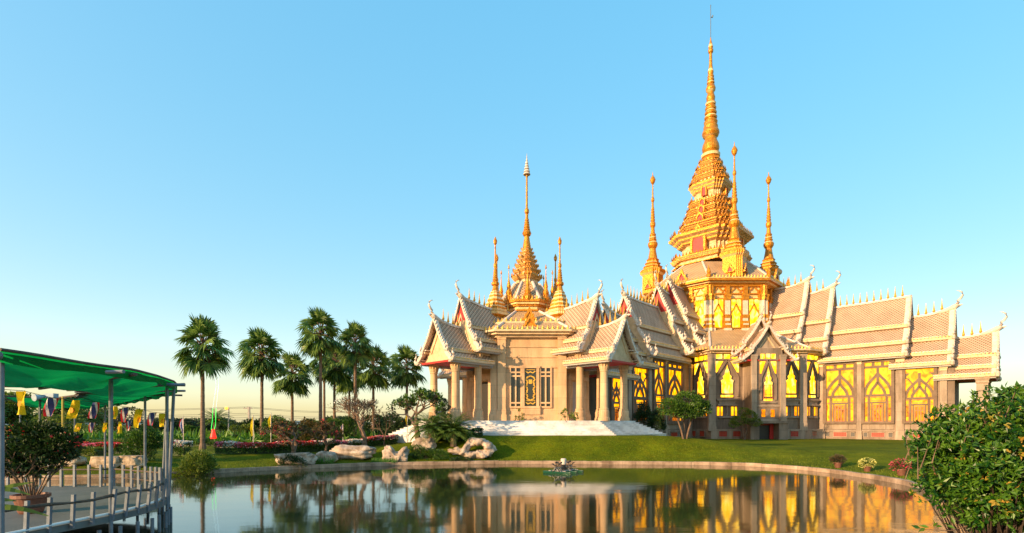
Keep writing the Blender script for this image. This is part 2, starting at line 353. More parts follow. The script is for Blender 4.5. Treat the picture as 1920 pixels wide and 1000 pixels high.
def roof_seg(root, arm, s0, s1, zr, ze, W, tiers, gable, spikes=True, chofa=True, tile=None, ov=.0, over=None, spike_gap=.62, K=1.0, rise=.5):
    """tiers: list of (width fraction, height fraction) breaks from ridge to eave"""
    tile = tile or TILE; H = zr - ze; rb = MB(); barge = MB(); trim = MB()
    def rise_at(s): return rise * sst(.45, 1, (s - s0) / (s1 - s0)) ** 1.5
    secs = []                                   # per tier a concave run of points
    pw, pz = 0, 0
    for k, (fw, fz) in enumerate(tiers):
        seg = []
        for i in range(6):
            t = i / 5; sag = .055 * math.sin(math.pi * t)
            seg.append((W * lerp(pw, fw, t), zr - H * (lerp(pz, fz, t) + sag * (fz - pz) * 1.2)))
        secs.append(seg); pw, pz = fw - .035, fz + .055
    ns = max(4, int((s1 - s0) / .7))
    for sg in (-1, 1):
        vtot = 0
        for k, seg in enumerate(secs):
            for i in range(len(seg) - 1):
                (wa, za), (wb, zb) = seg[i], seg[i + 1]; L = math.hypot(wb - wa, zb - za)
                for j in range(ns):
                    sa, sb_ = lerp(s0, s1, j / ns), lerp(s0, s1, (j + 1) / ns)
                    f1 = (1 - (zr - za) / H) ** 2; f2 = (1 - (zr - zb) / H) ** 2
                    q = [arm.P(sa, sg * wa, za + rise_at(sa) * f1), arm.P(sb_, sg * wa, za + rise_at(sb_) * f1), arm.P(sb_, sg * wb, zb + rise_at(sb_) * f2), arm.P(sa, sg * wb, zb + rise_at(sa) * f2)]
                    uv = [(sa, vtot), (sb_, vtot), (sb_, vtot + L), (sa, vtot + L)]
                    if sg > 0: q.reverse(); uv.reverse()
                    rb.face(q, 0, uv)
                vtot += L
            if k + 1 < len(secs):
                (wa, za), (wb, zb) = seg[-1], secs[k + 1][0]; f1 = (1 - (zr - za) / H) ** 2; f2 = (1 - (zr - zb) / H) ** 2
                for j in range(ns):
                    sa, sb_ = lerp(s0, s1, j / ns), lerp(s0, s1, (j + 1) / ns)
                    q = [arm.P(sa, sg * wa, za + rise_at(sa) * f1), arm.P(sb_, sg * wa, za + rise_at(sb_) * f1), arm.P(sb_, sg * wb, zb + rise_at(sb_) * f2), arm.P(sa, sg * wb, zb + rise_at(sa) * f2)]
                    rb.face(q, 0, [(0, 0)] * 4)
            # eave of this tier: fascia board, gold row of antefixes and a white band above them
            we, zz = seg[-1]; zz0 = zz
            wi = we - .30 * K
            def bar(w0, w1, z0, z1, mb_, mi=0, sa=s0, sb_=s1): mb_.hexa([arm.P(sa, sg * w0, z0), arm.P(sb_, sg * w0, z0), arm.P(sb_, sg * w1, z0), arm.P(sa, sg * w1, z0), arm.P(sa, sg * w0, z1), arm.P(sb_, sg * w0, z1), arm.P(sb_, sg * w1, z1), arm.P(sa, sg * w1, z1)], mi)
            last = k == len(secs) - 1
            bar(we - .35 * K, we + .03, zz - .20 * K, zz + .02, trim, 0)
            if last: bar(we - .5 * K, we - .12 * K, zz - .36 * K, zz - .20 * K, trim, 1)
            bar(we - .55 * K, we - .09 * K, zz + .09 * K, zz + .20 * K, trim, 2)
            na = int((s1 - s0) / (.26 * K))
            for j in range(na):
                sc = s0 + (j + .5) * (s1 - s0) / na; r_ = .075 * K
                p0, p1, p2 = arm.P(sc - r_, sg * (we + .02), zz), arm.P(sc + r_, sg * (we + .02), zz), arm.P(sc, sg * (we - .03), zz + .20 * K)
                q0, q1 = arm.P(sc - r_, sg * (we - .09), zz), arm.P(sc + r_, sg * (we - .09), zz)
                i0 = len(trim.v); trim.v += [tuple(p0), tuple(p1), tuple(p2), tuple(q0), tuple(q1)]
                for f in ((0, 1, 2), (0, 2, 3), (1, 4, 2), (3, 2, 4)): trim.f.append(tuple(i0 + x for x in f)); trim.m.append(3)
        # white border along the gable side of the slope and the ridge cap
        for k, seg in enumerate(secs):
            for i in range(len(seg) - 1):
                (wa, za), (wb, zb) = seg[i], seg[i + 1]; e = .035
                f1 = rise * (1 - (zr - za) / H) ** 2; f2 = rise * (1 - (zr - zb) / H) ** 2
                trim.hexa([arm.P(s1 - .34 * K, sg * wa, za + f1 - .02), arm.P(s1, sg * wa, za + f1 - .02), arm.P(s1, sg * wb, zb + f2 - .02), arm.P(s1 - .34 * K, sg * wb, zb + f2 - .02),
                           arm.P(s1 - .34 * K, sg * (wa + .05), za + f1 + e), arm.P(s1, sg * (wa + .05), za + f1 + e), arm.P(s1, sg * (wb + .05), zb + f2 + e), arm.P(s1 - .34 * K, sg * (wb + .05), zb + f2 + e)], 2)
        # bargeboard: a stepped board with leaf teeth and an upturned hook at every tier's foot
        for k, seg in enumerate(secs):
            t0, t1 = s1, s1 + .16 * K; n_ = len(seg)
            for i in range(n_ - 1):
                (wa, za), (wb, zb) = seg[i], seg[i + 1]; f1 = rise * (1 - (zr - za) / H) ** 2; f2 = rise * (1 - (zr - zb) / H) ** 2
                lo, hi = -.22 * K, .10 * K
                barge.hexa([arm.P(t0, sg * wa, za + f1 + lo), arm.P(t1, sg * wa, za + f1 + lo), arm.P(t1, sg * wb, zb + f2 + lo), arm.P(t0, sg * wb, zb + f2 + lo),
                            arm.P(t0, sg * wa, za + f1 + hi), arm.P(t1, sg * wa, za + f1 + hi), arm.P(t1, sg * wb, zb + f2 + hi), arm.P(t0, sg * wb, zb + f2 + hi)])
                L = math.hypot(wb - wa, zb - za); m_ = max(1, round(L / (.30 * K)))
                for j in range(m_):
                    t = (j + .5) / m_; cw = lerp(wa, wb, t); cz = lerp(za + f1, zb + f2, t) + hi * .8
                    dw, dz = (wb - wa) / L, (zb - za) / L; nw, nz = -dz, dw
                    r_ = .13 * K; tip = (cw + nw * .27 * K - dw * .10 * K, cz + nz * .27 * K - dz * .10 * K + .03)
                    a0 = (cw - dw * r_, cz - dz * r_); a1 = (cw + dw * r_, cz + dz * r_)
                    i0 = len(barge.v)
                    barge.v += [tuple(arm.P(t0 + .02, sg * a0[0], a0[1])), tuple(arm.P(t1 - .02, sg * a0[0], a0[1])), tuple(arm.P(t1 - .02, sg * a1[0], a1[1])), tuple(arm.P(t0 + .02, sg * a1[0], a1[1])), tuple(arm.P((t0 + t1) / 2, sg * tip[0], tip[1]))]
                    for f in ((0, 1, 4), (1, 2, 4), (2, 3, 4), (3, 0, 4)): barge.f.append(tuple(i0 + x for x in f)); barge.m.append(0)
            (wb, zb) = seg[-1]; h = K * (1.0 if k == len(secs) - 1 else .8)
            pts = [(wb - .25 * h, zb - .02), (wb + .02 * h, zb - .18 * h), (wb + .26 * h, zb - .12 * h), (wb + .38 * h, zb + .10 * h), (wb + .34 * h, zb + .36 * h), (wb + .20 * h, zb + .56 * h), (wb + .24 * h, zb + .76 * h), (wb + .30 * h, zb + .88 * h)]
            barge.tube([arm.P((t0 + t1) / 2, sg * x, z) for x, z in pts], [.16 * h, .19 * h, .19 * h, .17 * h, .13 * h, .085 * h, .05 * h, .015 * h], 6)
    # ridge cap
    pr = None
    for j in range(ns + 1):
        s = lerp(s0, s1, j / ns); z = zr + rise_at(s); cur = [arm.P(s, -.13 * K, z - .10), arm.P(s, .13 * K, z - .10), arm.P(s, .09 * K, z + .12 * K), arm.P(s, -.09 * K, z + .12 * K)]
        if pr: trim.hexa([pr[0], pr[1], cur[1], cur[0], pr[3], pr[2], cur[2], cur[3]], 2)
        pr = cur
    # gable wall and the soffit
    gs = s1 - (.06 if gable is RED else .5) * K
    pts = [arm.P(gs, w_ * sg, z - .16) for sg, seq in ((-1, [p for sg2 in secs for p in sg2][::-1]), (1, [p for sg2 in secs for p in sg2])) for w_, z in seq]
    gm = MB(); half = len(pts) // 2; cut = 4 if gable is RED else half
    top = pts[half - cut:half + cut]; gm.face(top, 0); gm.face([p - arm.a * .06 for p in reversed(top)], 0)
    if cut < half:
        low = pts[:half - cut + 1] + pts[half + cut - 1:]; gm.face(low, 1); gm.face([p - arm.a * .06 for p in reversed(low)], 1)
    # raised triangular moulding on the gable
    for fr in (.62,):
        for sg in (-1, 1):
            gm.hexa([arm.P(gs + a_, sg * w_, z_) for (w_, z_) in ((0, zr - H * .30), (W * fr * .62, zr - H * .80)) for a_ in (.0, .08)][0:2] +
                    [arm.P(gs + .08, sg * W * fr * .62, zr - H * .80), arm.P(gs, sg * W * fr * .62, zr - H * .80)] +
                    [arm.P(gs, 0, zr - H * .22), arm.P(gs + .08, 0, zr - H * .22), arm.P(gs + .08, sg * W * fr * .70, zr - H * .80), arm.P(gs, sg * W * fr * .70, zr - H * .80)], 1)
    sm = W - .32 * K
    gm.hexa([arm.P(s0, -sm, ze - .30 * K), arm.P(s1 - .1, -sm, ze - .30 * K), arm.P(s1 - .1, sm, ze - .30 * K), arm.P(s0, sm, ze - .30 * K), arm.P(s0, -sm, ze - .12 * K), arm.P(s1 - .1, -sm, ze - .12 * K), arm.P(s1 - .1, sm, ze - .12 * K), arm.P(s0, sm, ze - .12 * K)], 3 if gable is RED else 2)
    roof = rb.build('roof', [tile], root)
    trim.build('roof_trim', [CREAM, GREY, WHITE, GOLD2], roof)
    barge.build('bargeboard', [WHITE], roof, smooth=False)
    gm.build('gable', [gable, CREAM, RED, CONC2], roof)
    if chofa:
        h = 1.6 * K; z = zr + rise + .05
        cm = MB(); pts = [(-.9, -.30), (-.35, -.10), (.0, .05), (.22, .18), (.22, .34), (.20, .50), (.38, .68), (.50, .90), (.46, 1.12), (.28, 1.26), (.12, 1.29)]
        cm.tube([arm.P(s1 + x * h * .8, 0, z + y * h * .8) for x, y in pts], [.10 * h, .14 * h, .17 * h, .15 * h, .11 * h, .075 * h, .07 * h, .065 * h, .05 * h, .03 * h, .01 * h], 8)
        cm.tube([arm.P(s1 + .2 * h, 0, z + .1 * h), arm.P(s1 + .42 * h, 0, z + .16 * h)], [.10 * h, .02], 6)
        cm.build('ridge_horn', [WHITE], roof, smooth=True)
    if spikes:
        k = int((s1 - s0 - .7 * K) / (spike_gap * K)); a0 = s0 + .2
        for j in range(k + 1):
            s = a0 + j * spike_gap * K
            if s > s1 - .55 * K: break
            put_mesh(SPIKE, 'ridge_spike', roof, arm.P(s, 0, zr + rise_at(s) + .06 * K), 1.65 * K)
    return roof

class Face:
    """a wall's frame: u metres along the wall, z up, n metres out of it"""
    def __init__(s, A, B):
        s.A = Vector((A[0], A[1], 0)); d = Vector((B[0], B[1], 0)) - s.A; s.L = d.length; s.d = d / s.L; s.n = Vector((s.d.y, -s.d.x, 0))
    def P(s, u, z, n=0): q = s.A + s.d * u + s.n * n; return Vector((q.x, q.y, z))
    def box(s, mb, u0, u1, z0, z1, n0, n1, mi=0):
        mb.hexa([s.P(u0, z0, n1), s.P(u1, z0, n1), s.P(u1, z0, n0), s.P(u0, z0, n0), s.P(u0, z1, n1), s.P(u1, z1, n1), s.P(u1, z1, n0), s.P(u0, z1, n0)], mi)
    def poly(s, mb, pts, n, mi=0, thick=.02):
        i = len(mb.v); k = len(pts)
        mb.v += [tuple(s.P(u, z, n)) for u, z in pts] + [tuple(s.P(u, z, n - thick)) for u, z in pts]
        mb.f.append(tuple(i + j for j in range(k))); mb.m.append(mi)
        for j in range(k): mb.f.append((i + (j + 1) % k, i + j, i + k + j, i + k + (j + 1) % k)); mb.m.append(mi)
    def bar(s, mb, pts, wd, n0, n1, mi=0):
        """a mitred strip along a polyline on the wall"""
        P = [Vector(p) for p in pts]; off = []
        for i in range(len(P)):
            d = (P[min(i + 1, len(P) - 1)] - P[max(i - 1, 0)]).normalized(); off.append(Vector((-d.y, d.x)) * wd / 2)
        for i in range(len(P) - 1):
            a, b_, oa, ob = P[i], P[i + 1], off[i], off[i + 1]
            q = [a - oa, b_ - ob, b_ + ob, a + oa]
            mb.hexa([s.P(x.x, x.y, n0) for x in q] + [s.P(x.x, x.y, n1) for x in q], mi)

def mir(pts): return [(1 - u, v) for u, v in pts]
OG_OUT = [(.5, .80), (.42, .755), (.28, .69), (.15, .61), (.075, .53), (.055, .44)]
OG_IN = [(.5, .665), (.44, .615), (.34, .555), (.275, .50), (.255, .44)]
def window_wing(root, F, u0, u1, z0, z1, small=False, pane=None, frame=None, top=True, bn=0.0, round_=False):
    """a tall lancet: tracery over a glazed screen"""
    w_, h_ = u1 - u0, z1 - z0; fr = MB(); pn = MB(); tb = MB()
    def U(p): return (u0 + p[0] * w_, z0 + p[1] * h_)
    b = .10 * w_
    F.poly(pn, [U((0, 0)), U((1, 0)), U((1, 1)), U((0, 1))], bn + .015)
    e = bn + .02
    F.bar(fr, [U((0, 0)), U((0, 1))], b * 1.1, e, bn + .26); F.bar(fr, [U((1, 0)), U((1, 1))], b * 1.1, e, bn + .26)
    F.bar(fr, [U((-.05, 1)), U((1.05, 1))], b, e, bn + .258); F.bar(fr, [U((-.05, 0)), U((1.05, 0))], b, e, bn + .258)
    F.bar(fr, [U((.02, .44)), U((.98, .44))], b * .9, e, bn + .15)
    if top:
        F.bar(fr, [U((.02, .905)), U((.98, .905))], b * .9, e, bn + .15)
        for u in (.345, .655): F.bar(fr, [U((u, .905)), U((u, 1))], b, e, bn + .14)
    for sg in (0, 1):
        o1 = OG_OUT if not sg else mir(OG_OUT); o2 = OG_IN if not sg else mir(OG_IN)
        if round_:
            o3 = [(.0, .84), (.14, .80), (.26, .72), (.32, .62), (.30, .56)]; o3 = mir(o3) if sg else o3
            F.bar(fr, [U(p) for p in o3], b * .5, e, bn + .10)
            F.poly(fr, [U(p) for p in ([(0, .905), (0, .76), (.10, .86), (.2, .905)] if not sg else mir([(0, .905), (0, .76), (.10, .86), (.2, .905)])[::-1])], bn + .13, thick=.1)
        F.bar(fr, [U(p) for p in o1], b, e, bn + .142); F.bar(fr, [U(p) for p in o2], b * .95, e, bn + .144)
        ux = .21 if not sg else .79
        F.bar(fr, [U((ux, 0)), U((ux, .44))], b * .8, e, bn + .13)
        # orange timber frames of the side lights
        x0, x1 = (.055, .165) if not sg else (.835, .945)
        for a_, c_ in (((x0, .03), (x0, .41)), ((x1, .03), (x1, .41)), ((x0, .03), (x1, .03)), ((x0, .41), (x1, .41)), ((x0, .33), (x1, .33))): F.bar(tb, [U(a_), U(c_)], .022 * w_ + .02, e, bn + .07)
    F.bar(fr, [U((.5, .905)), U((.5, .66))], b * .9, e, bn + .146)
    F.bar(fr, [U((.22, .325)), U((.78, .325))], b * .7, e, bn + .128)
    for u in (.30, .70): F.bar(fr, [U((u, 0)), U((u, .31))], b * .5, e, bn + .126)
    for u in (.355, .455, .545, .645): F.bar(tb, [U((u, .02)), U((u, .29))], .034 * w_ + .01, e, bn + .09)
    for v in (.02, .22, .29): F.bar(tb, [U((.34, v)), U((.66, v))], .034 * w_, e, bn + .088)
    for u0_, u1_ in ((.28, .72),): 
        for v in (.36, .41): F.bar(tb, [U((u0_, v)), U((u1_, v))], .02 * w_ + .01, e, bn + .07)
    dk_ = MB(); F.poly(dk_, [U((.335, .0)), U((.665, .0)), U((.665, .29)), U((.335, .29))], bn + .03)
    for (x0_, x1_) in ((.07, .15), (.85, .93)):
        if (u0 * 7.3 + x0_ * 5) % 1 > .45: F.poly(dk_, [U((x0_, .10)), U((x1_, .10)), U((x1_, .31)), U((x0_, .31))], bn + .03)
    wn = fr.build('window', [frame or FRAMEC], root); dk_.build('door_pane', [PANED], wn); pn.build('pane', [pane or PANE], wn); tb.build('timber_frame', [ORANGE], wn)
    return wn
CROWN = [(.25, .0), (.25, .42), (.22, .50), (.33, .55), (.30, .64), (.38, .70), (.40, .80), (.45, .90), (.5, 1.05)]
def window_crown(root, F, u0, u1, z0, z1, split=True, glazed=False):
    """a pane in the outline of a pointed crown under a chevron"""
    w_, h_ = u1 - u0, z1 - z0; fr = MB(); pn = MB(); e = .02
    def U(p): return (u0 + p[0] * w_, z0 + p[1] * h_)
    out = [(p[0], p[1] * .70 + .04) for p in CROWN]
    out[0] = (out[0][0], .085)
    poly = [U(p) for p in out] + [U(p) for p in mir(out)[-2::-1]]
    poly = poly[::-1] if True else poly
    F.poly(pn, poly, .06, 0, .06)
    ring = [U(p) for p in out + mir(out)[-2::-1]]
    F.bar(fr, ring + [ring[0]], .06, .01, .13)
    F.poly(pn, [U(p) for p in ((.24, .0), (.76, .0), (.76, .05), (.24, .05))], .06, 0, .06)
    nw = 3 if w_ > 1.9 else 2
    for k in range(nw):
        a = (k + .12) / nw; c_ = (k + .88) / nw
        F.poly(pn, [U((a, .90)), U((c_, .90)), U((c_, 1)), U((a, 1))], .06, 0, .06)
    for sg in (0, 1):
        tr = [(.0, .84), (.0, .58), (.07, .58), (.34, .84)]
        tr = [(1 - x, y) for x, y in tr][::-1] if sg else tr
        F.poly(pn, [U(p) for p in tr], .06, 0, .06)
        F.bar(fr, [U(p) for p in (((.5, .87), (.28, .68), (.10, .54), (.03, .47), (.03, .02)) if not sg else ((.5, .87), (.72, .68), (.90, .54), (.97, .47), (.97, .02)))], .20, .01, .16)
    F.bar(fr, [U((-.1, .87)), U((1.1, .87))], .12, .01, .12)
    F.bar(fr, [U((.0, -.04)), U((1., -.04))], .14, .01, .15)
    wn = fr.build('window', [CONC], root); pn.build('pane', [PANEB], wn)
    if glazed:
        tb = MB()
        for u in (.22, .36, .64, .78): F.bar(tb, [U((u, .04)), U((u, .33))], .05, .055, .11)
        for v in (.05, .14, .23, .33): F.bar(tb, [U((.22, v)), U((.78, v))], .05, .055, .108)
        tb.build('timber_frame', [ORANGE], wn)
    return wn

def wall_box(root, F, z0, z1, th, m, name='wall', n0=None):
    mb = MB(); F.box(mb, 0, F.L, z0, z1, -th, 0); return mb.build(name, [m], root)
def pilaster(root, F, u, w_, z0, z1, n, m, m2=None):
    mb = MB(); h = w_ / 2
    F.box(mb, u - h, u + h, z0, z1, -.05, n)
    F.box(mb, u - h - .07, u + h + .07, z0 + .002, z0 + .55, -.04, n + .08); F.box(mb, u - h - .035, u + h + .035, z0 + .55, z0 + 1.0, -.045, n + .04)
    F.box(mb, u - h - .07, u + h + .07, z1 - .25, z1 - .002, -.04, n + .08, 1); F.box(mb, u - h - .035, u + h + .035, z1 - .5, z1 - .25, -.045, n + .04, 1)
    return mb.build('pilaster', [m, m2 or m], root)
def vent_row(root, F, us, z0, z1, red=True):
    for u, w_, r_ in us:
        fr = MB(); F.box(fr, u - w_ / 2 - .06, u + w_ / 2 + .06, z1, z1 + .09, 0, .14); F.box(fr, u - w_ / 2 - .05, u + w_ / 2 + .05, z0 - .06, z0, 0, .08)
        F.box(fr, u - w_ / 2 - .05, u - w_ / 2, z0, z1, 0, .06); F.box(fr, u + w_ / 2, u + w_ / 2 + .05, z0, z1, 0, .06)
        o = fr.build('vent', [CONC2], root)
        pn = MB(); F.box(pn, u - w_ / 2, u + w_ / 2, z0, z1, 0, .02)
        pn.build('grille_back', [RED if r_ else DARK], o)
        if r_:
            g = MB(); k = max(3, int(w_ / .16))
            for j in range(1, k): F.box(g, u - w_ / 2 + w_ * j / k - .018, u - w_ / 2 + w_ * j / k + .018, z0, z1, .02, .045)
            for j in (1, 2): F.box(g, u - w_ / 2, u + w_ / 2, z0 + (z1 - z0) * j / 3 - .018, z0 + (z1 - z0) * j / 3 + .018, .02, .05)
            g.build('grille', [mat_cache('vent_red', (.38, .08, .03))], o)
_mc = {}
def mat_cache(n, c, r=.6):
    if n not in _mc: _mc[n] = mat(n, c, r, tuple(x * 1.4 for x in c), 4)
    return _mc[n]

def redent(h, c, ang, z, k=.13):
    """square ring with twice-stepped corners, aligned with the wings"""
    a = h; pts = []
    cor = [(a, a * (1 - 3 * k)), (a * (1 - k), a * (1 - 3 * k)), (a * (1 - k), a * (1 - 2 * k)), (a * (1 - 2 * k), a * (1 - 2 * k)), (a * (1 - 2 * k), a * (1 - k)), (a * (1 - 3 * k), a * (1 - k)), (a * (1 - 3 * k), a)]
    for q in range(4):
        for x, y in cor:
            for _ in range(q): x, y = -y, x
            pts.append((c[0] + x * math.cos(ang) - y * math.sin(ang), c[1] + x * math.sin(ang) + y * math.cos(ang), z))
    return pts
def octo(c, ap, hs, z=None):
    p = [(-hs, -ap), (hs, -ap), (ap, -hs), (ap, hs), (hs, ap), (-hs, ap), (-ap, hs), (-ap, -hs)]
    return [(c[0] + x, c[1] + y) if z is None else (c[0] + x, c[1] + y, z) for x, y in p]
def ornate(zs):
    """expand plain lathe points into small mouldings: each (r, z, kind)"""
    return zs
def tiered(root, c, ang, levels, name='tier', mats=(TWHITE, GOLD)):
    """levels: (z0, z1, half width of wall, half width of ledge); each level one mesh: wall, stepped ledge, leaf antefixes"""
    for z0, z1, hw, hl in levels:
        mb = MB(); H = z1 - z0; k = .115
        prof = [(hw * 1.04, z0), (hw * 1.04, z0 + H * .08), (hw * .93, z0 + H * .12), (hw * .92, z0 + H * .45), (lerp(hw, hl, .25), z0 + H * .52), (lerp(hw, hl, .25), z0 + H * .58), (lerp(hw, hl, .6), z0 + H * .66), (lerp(hw, hl, .6), z0 + H * .72), (hl, z0 + H * .80), (hl, z0 + H * .90), (hl * .96, z0 + H * .93), (hw * .9, z1)]
        mb.loft([redent(r / 1.0, c, ang, z, k) for r, z in prof], 0, True, [1, 1, 0, 0, 1, 0, 1, 0, 1, 0, 1])
        # antefixes standing on the ledge
        ring = redent(hl * .97, c, ang, z0 + H * .90, k); n = len(ring)
        for i in range(n):
            a, b = Vector(ring[i]), Vector(ring[(i + 1) % n]); L = (b - a).length; m_ = max(1, int(L / (.55 * max(.4, min(1, H / 1.6)))))
            for j in range(m_ + 1):
                if j == m_ and m_ > 1: continue
                p = a.lerp(b, (j + (.5 if m_ == 1 else 0)) / m_); r_ = .17 * min(1.3, H * .8) * (1.35 if j == 0 and i % 7 == 6 else 1); hh = r_ * 2.7
                i0 = len(mb.v); d = (b - a).normalized(); nn = Vector((d.y, -d.x, 0))
                mb.v += [tuple(p - d * r_), tuple(p + d * r_), tuple(p + nn * r_ * .8), tuple(p - nn * r_ * .5), tuple(p + Vector((0, 0, hh)) + nn * r_ * .4)]
                for f in ((0, 2, 4), (2, 1, 4), (1, 3, 4), (3, 0, 4)): mb.f.append(tuple(i0 + x for x in f)); mb.m.append(1)
        mb.build(name, list(mats), root)
def spire_from_px(root, c, prof, mpp, name='spire', n=20, mats=(GOLD, GWHITE, GOLD2), zoff=0, mis=None, flute=None):
    """prof: rows of (photo y, half width in photo px) measured at the spire's own depth"""
    P = [(max(.012, hw * mpp), CZ + (HY - y) * mpp + zoff) for y, hw in prof]
    P.sort(key=lambda q: q[1]); mb = MB()
    mb.lathe(P, c[0], c[1], n, 0, mis)
    return mb.build(name, list(mats), root)
def banded(y0, r0, y1, r1, k, amp=.22):
    """k rings swelling out between two radii, from the lower row y0 to the upper row y1"""
    out = []
    for i in range(k):
        ya, yb = lerp(y0, y1, i / k), lerp(y0, y1, (i + 1) / k); r = lerp(r0, r1, i / k)
        out += [(ya, r * (1 - amp * .6)), (lerp(ya, yb, .12), r), (lerp(ya, yb, .45), r * (1 + amp * .35)), (lerp(ya, yb, .75), r * (1 - amp * .3)), (lerp(ya, yb, .8), r * (1 - amp))]
    return out
def gold_gable(root, p, d, s, name='antefix_gable', back=RED):
    """small flame-edged gable with a red niche; p base centre, d unit outward, s half width"""
    mb = MB(); u = Vector((-d[1], d[0], 0)); dn = Vector((d[0], d[1], 0)); p = Vector(p)
    edge = [(-1.0, 0), (-1.05, .35), (-.72, .55), (-.68, .95), (-.38, 1.15), (-.28, 1.55), (0, 2.1), (.28, 1.55), (.38, 1.15), (.68, .95), (.72, .55), (1.05, .35), (1.0, 0)]
    inn = [(-.58, 0), (-.60, .30), (-.45, .5), (-.40, .75), (-.22, .92), (-.14, 1.1), (0, 1.35), (.14, 1.1), (.22, .92), (.40, .75), (.45, .5), (.60, .30), (.58, 0)]
    for i in range(len(edge) - 1):
        q = [edge[i], edge[i + 1], inn[i + 1], inn[i]]
        mb.hexa([p + u * (x * s) + Vector((0, 0, z * s)) - dn * .12 * s for x, z in q] + [p + u * (x * s) + Vector((0, 0, z * s)) + dn * .16 * s for x, z in q], 0)
    q = [p + u * (x * s) + Vector((0, 0, z * s)) - dn * .02 for x, z in inn]; mb.face(q, 1)
    mb.hexa([p + u * (x * s) + dn * y * s + Vector((0, 0, z * s)) for z in (-.12, .0) for x, y in ((-1.15, -.3), (1.15, -.3), (1.15, .25), (-1.15, .25))], 0)
    return mb.build(name, [GOLD, back], root)
def oct_roof(root, rings, m, name='roof', border=True, gold=True):
    """rings: list of 2 octagons (lower, upper) of 8 3-D points"""
    mb = MB(); tr = MB()
    lo, hi = rings
    for k in range(8):
        a, b, c_, d = [Vector(v) for v in (lo[k], lo[(k + 1) % 8], hi[(k + 1) % 8], hi[k])]
        L = (b - a).length; Hh = ((c_ + d) / 2 - (a + b) / 2).length; Lt = (c_ - d).length
        mb.face([a, b, c_, d], 0, [(-L / 2, 0), (L / 2, 0), (Lt / 2, -Hh), (-Lt / 2, -Hh)])
        tr.tube([a, d], [.17, .14], 6, 0)
        e = Vector((0, 0, .12)); na = max(2, int(L / .42))
        for j in range(na):
            p = a.lerp(b, (j + .5) / na); dd = (b - a).normalized(); nn = Vector((dd.y, -dd.x, 0)); i0 = len(tr.v); r_ = .13
            tr.v += [tuple(p - dd * r_), tuple(p + dd * r_), tuple(p + nn * .1), tuple(p - nn * .1), tuple(p + Vector((0, 0, .38)))]
            for f in ((0, 2, 4), (2, 1, 4), (1, 3, 4), (3, 0, 4)): tr.f.append(tuple(i0 + x for x in f)); tr.m.append(1)
    o = mb.build(name, [m], root); tr.build('roof_trim', [WHITE, GOLD2], o); return o

# ================================================================= MAIN TEMPLE
OX, OY = 30.2, 77.8; PH = R(45.5); MP = OY / FP
aR = (math.sin(PH), -math.cos(PH)); aL = (-math.cos(PH), -math.sin(PH)); ANG = math.atan2(aR[1], aR[0])
GB = 1.17
temple = thing('temple', (OX, OY, GB), 'great cream and gold temple with tall tiered spire, gabled wings and glowing golden windows', 'temple')
T3 = [(.50, .50), (.80, .79), (1., 1.)]
WW = 3.0
segs = [(8.6, 13.25, 21.8, 13.3, 4.6), (10.5, 16.2, 20.4, 12.0, 4.4), (14.6, 24.1, 18.1, 11.05, 3.85), (22.5, 28.05, 15.7, 9.75, 3.65), (26.5, 31.6, 12.75, 8.25, 3.5)]
def wing(a, left):
    arm = Arm((OX, OY), a)
    for i, (s0, s1, zr, ze, W) in enumerate(segs):
        if left and i == 4: s1 = 33.2
        roof_seg(temple, arm, s0, s1, zr, ze, W, T3, RED if i < 4 else CREAM, chofa=(i != 2 or left), tile=TILE, rise=.5 if i != 2 else .12, K=1.15)
    return arm
armR = wing(aR, False); armL = wing(aL, True)
# walls of the two wings: the camera side of each
def wing_walls(arm, sgn, s_join, bays, s_end_wall, zt, s_porch_end, ztp):
    # wall frame running so that its normal points to +p*sgn
    wp = WW * sgn
    def pt(s): q = arm.P(s, wp, 0); return (q.x, q.y)
    out = arm.p * sgn
    A, B = pt(s_join), pt(s_end_wall)
    F = Face(A, B)
    flip = F.n.dot(out) < 0
    if flip: F = Face(B, A)
    def U(s): return (s - s_join) if not flip else (s_end_wall - s)
    # solid wall boxes by height zone, plus the back wall and the end wall
    mb = MB()
    for sa, sb_, z1 in zt:
        ua, ub = sorted((U(sa), U(sb_))); F.box(mb, ua, ub, GB - .3, z1, -.3, 0)
    mb.build('wall', [CONC], temple)
    mb = MB()
    for sa, sb_, z1 in zt:
        q = [arm.P(sa, -wp, 0), arm.P(sb_, -wp, 0), arm.P(sb_, -wp + .3 * sgn, 0), arm.P(sa, -wp + .3 * sgn, 0)]
        mb.hexa([(p.x, p.y, GB - .3) for p in q] + [(p.x, p.y, z1) for p in q])
    se = s_end_wall
    q = [arm.P(se - .3, -WW + .31, 0), arm.P(se, -WW + .31, 0), arm.P(se, WW - .31, 0), arm.P(se - .3, WW - .31, 0)]
    mb.hexa([(p.x, p.y, GB - .3) for p in q] + [(p.x, p.y, zt[-1][2]) for p in q])
    mb.build('wall', [CONC], temple)
    for kind, sc, w_, z0, z1 in bays:
        u = U(sc)
        if kind == 'p': pilaster(temple, F, u, w_, z0, z1, .22, CONC2, CREAM)
        else:
            window_wing(temple, F, u - w_ / 2, u + w_ / 2, z0, z1, top=(kind != 'r'), round_=(kind == 'r'))
            mb = MB(); zb = GB + 1.25
            for k in range(3):      # raised panels under the sill
                x0 = u - w_ / 2 + w_ * (k) / 3 * .0 + (-.05 + [0, .24, .80][k] * w_); x1 = u - w_ / 2 + [.20, .76, 1.02][k] * w_
                F.box(mb, x0, x1, zb, z0 - .22, 0, .05)
            F.box(mb, u - w_ / 2 - .25, u + w_ / 2 + .25, zb - .25, zb - .12, 0, .10)
            mb.build('sill_panel', [CONC2], temple)
            vent_row(temple, F, [(u - w_ * .42, w_ * .13, 0), (u, w_ * .42, 1), (u + w_ * .42, w_ * .13, 0)], GB + .35, GB + .85)
    return F, U
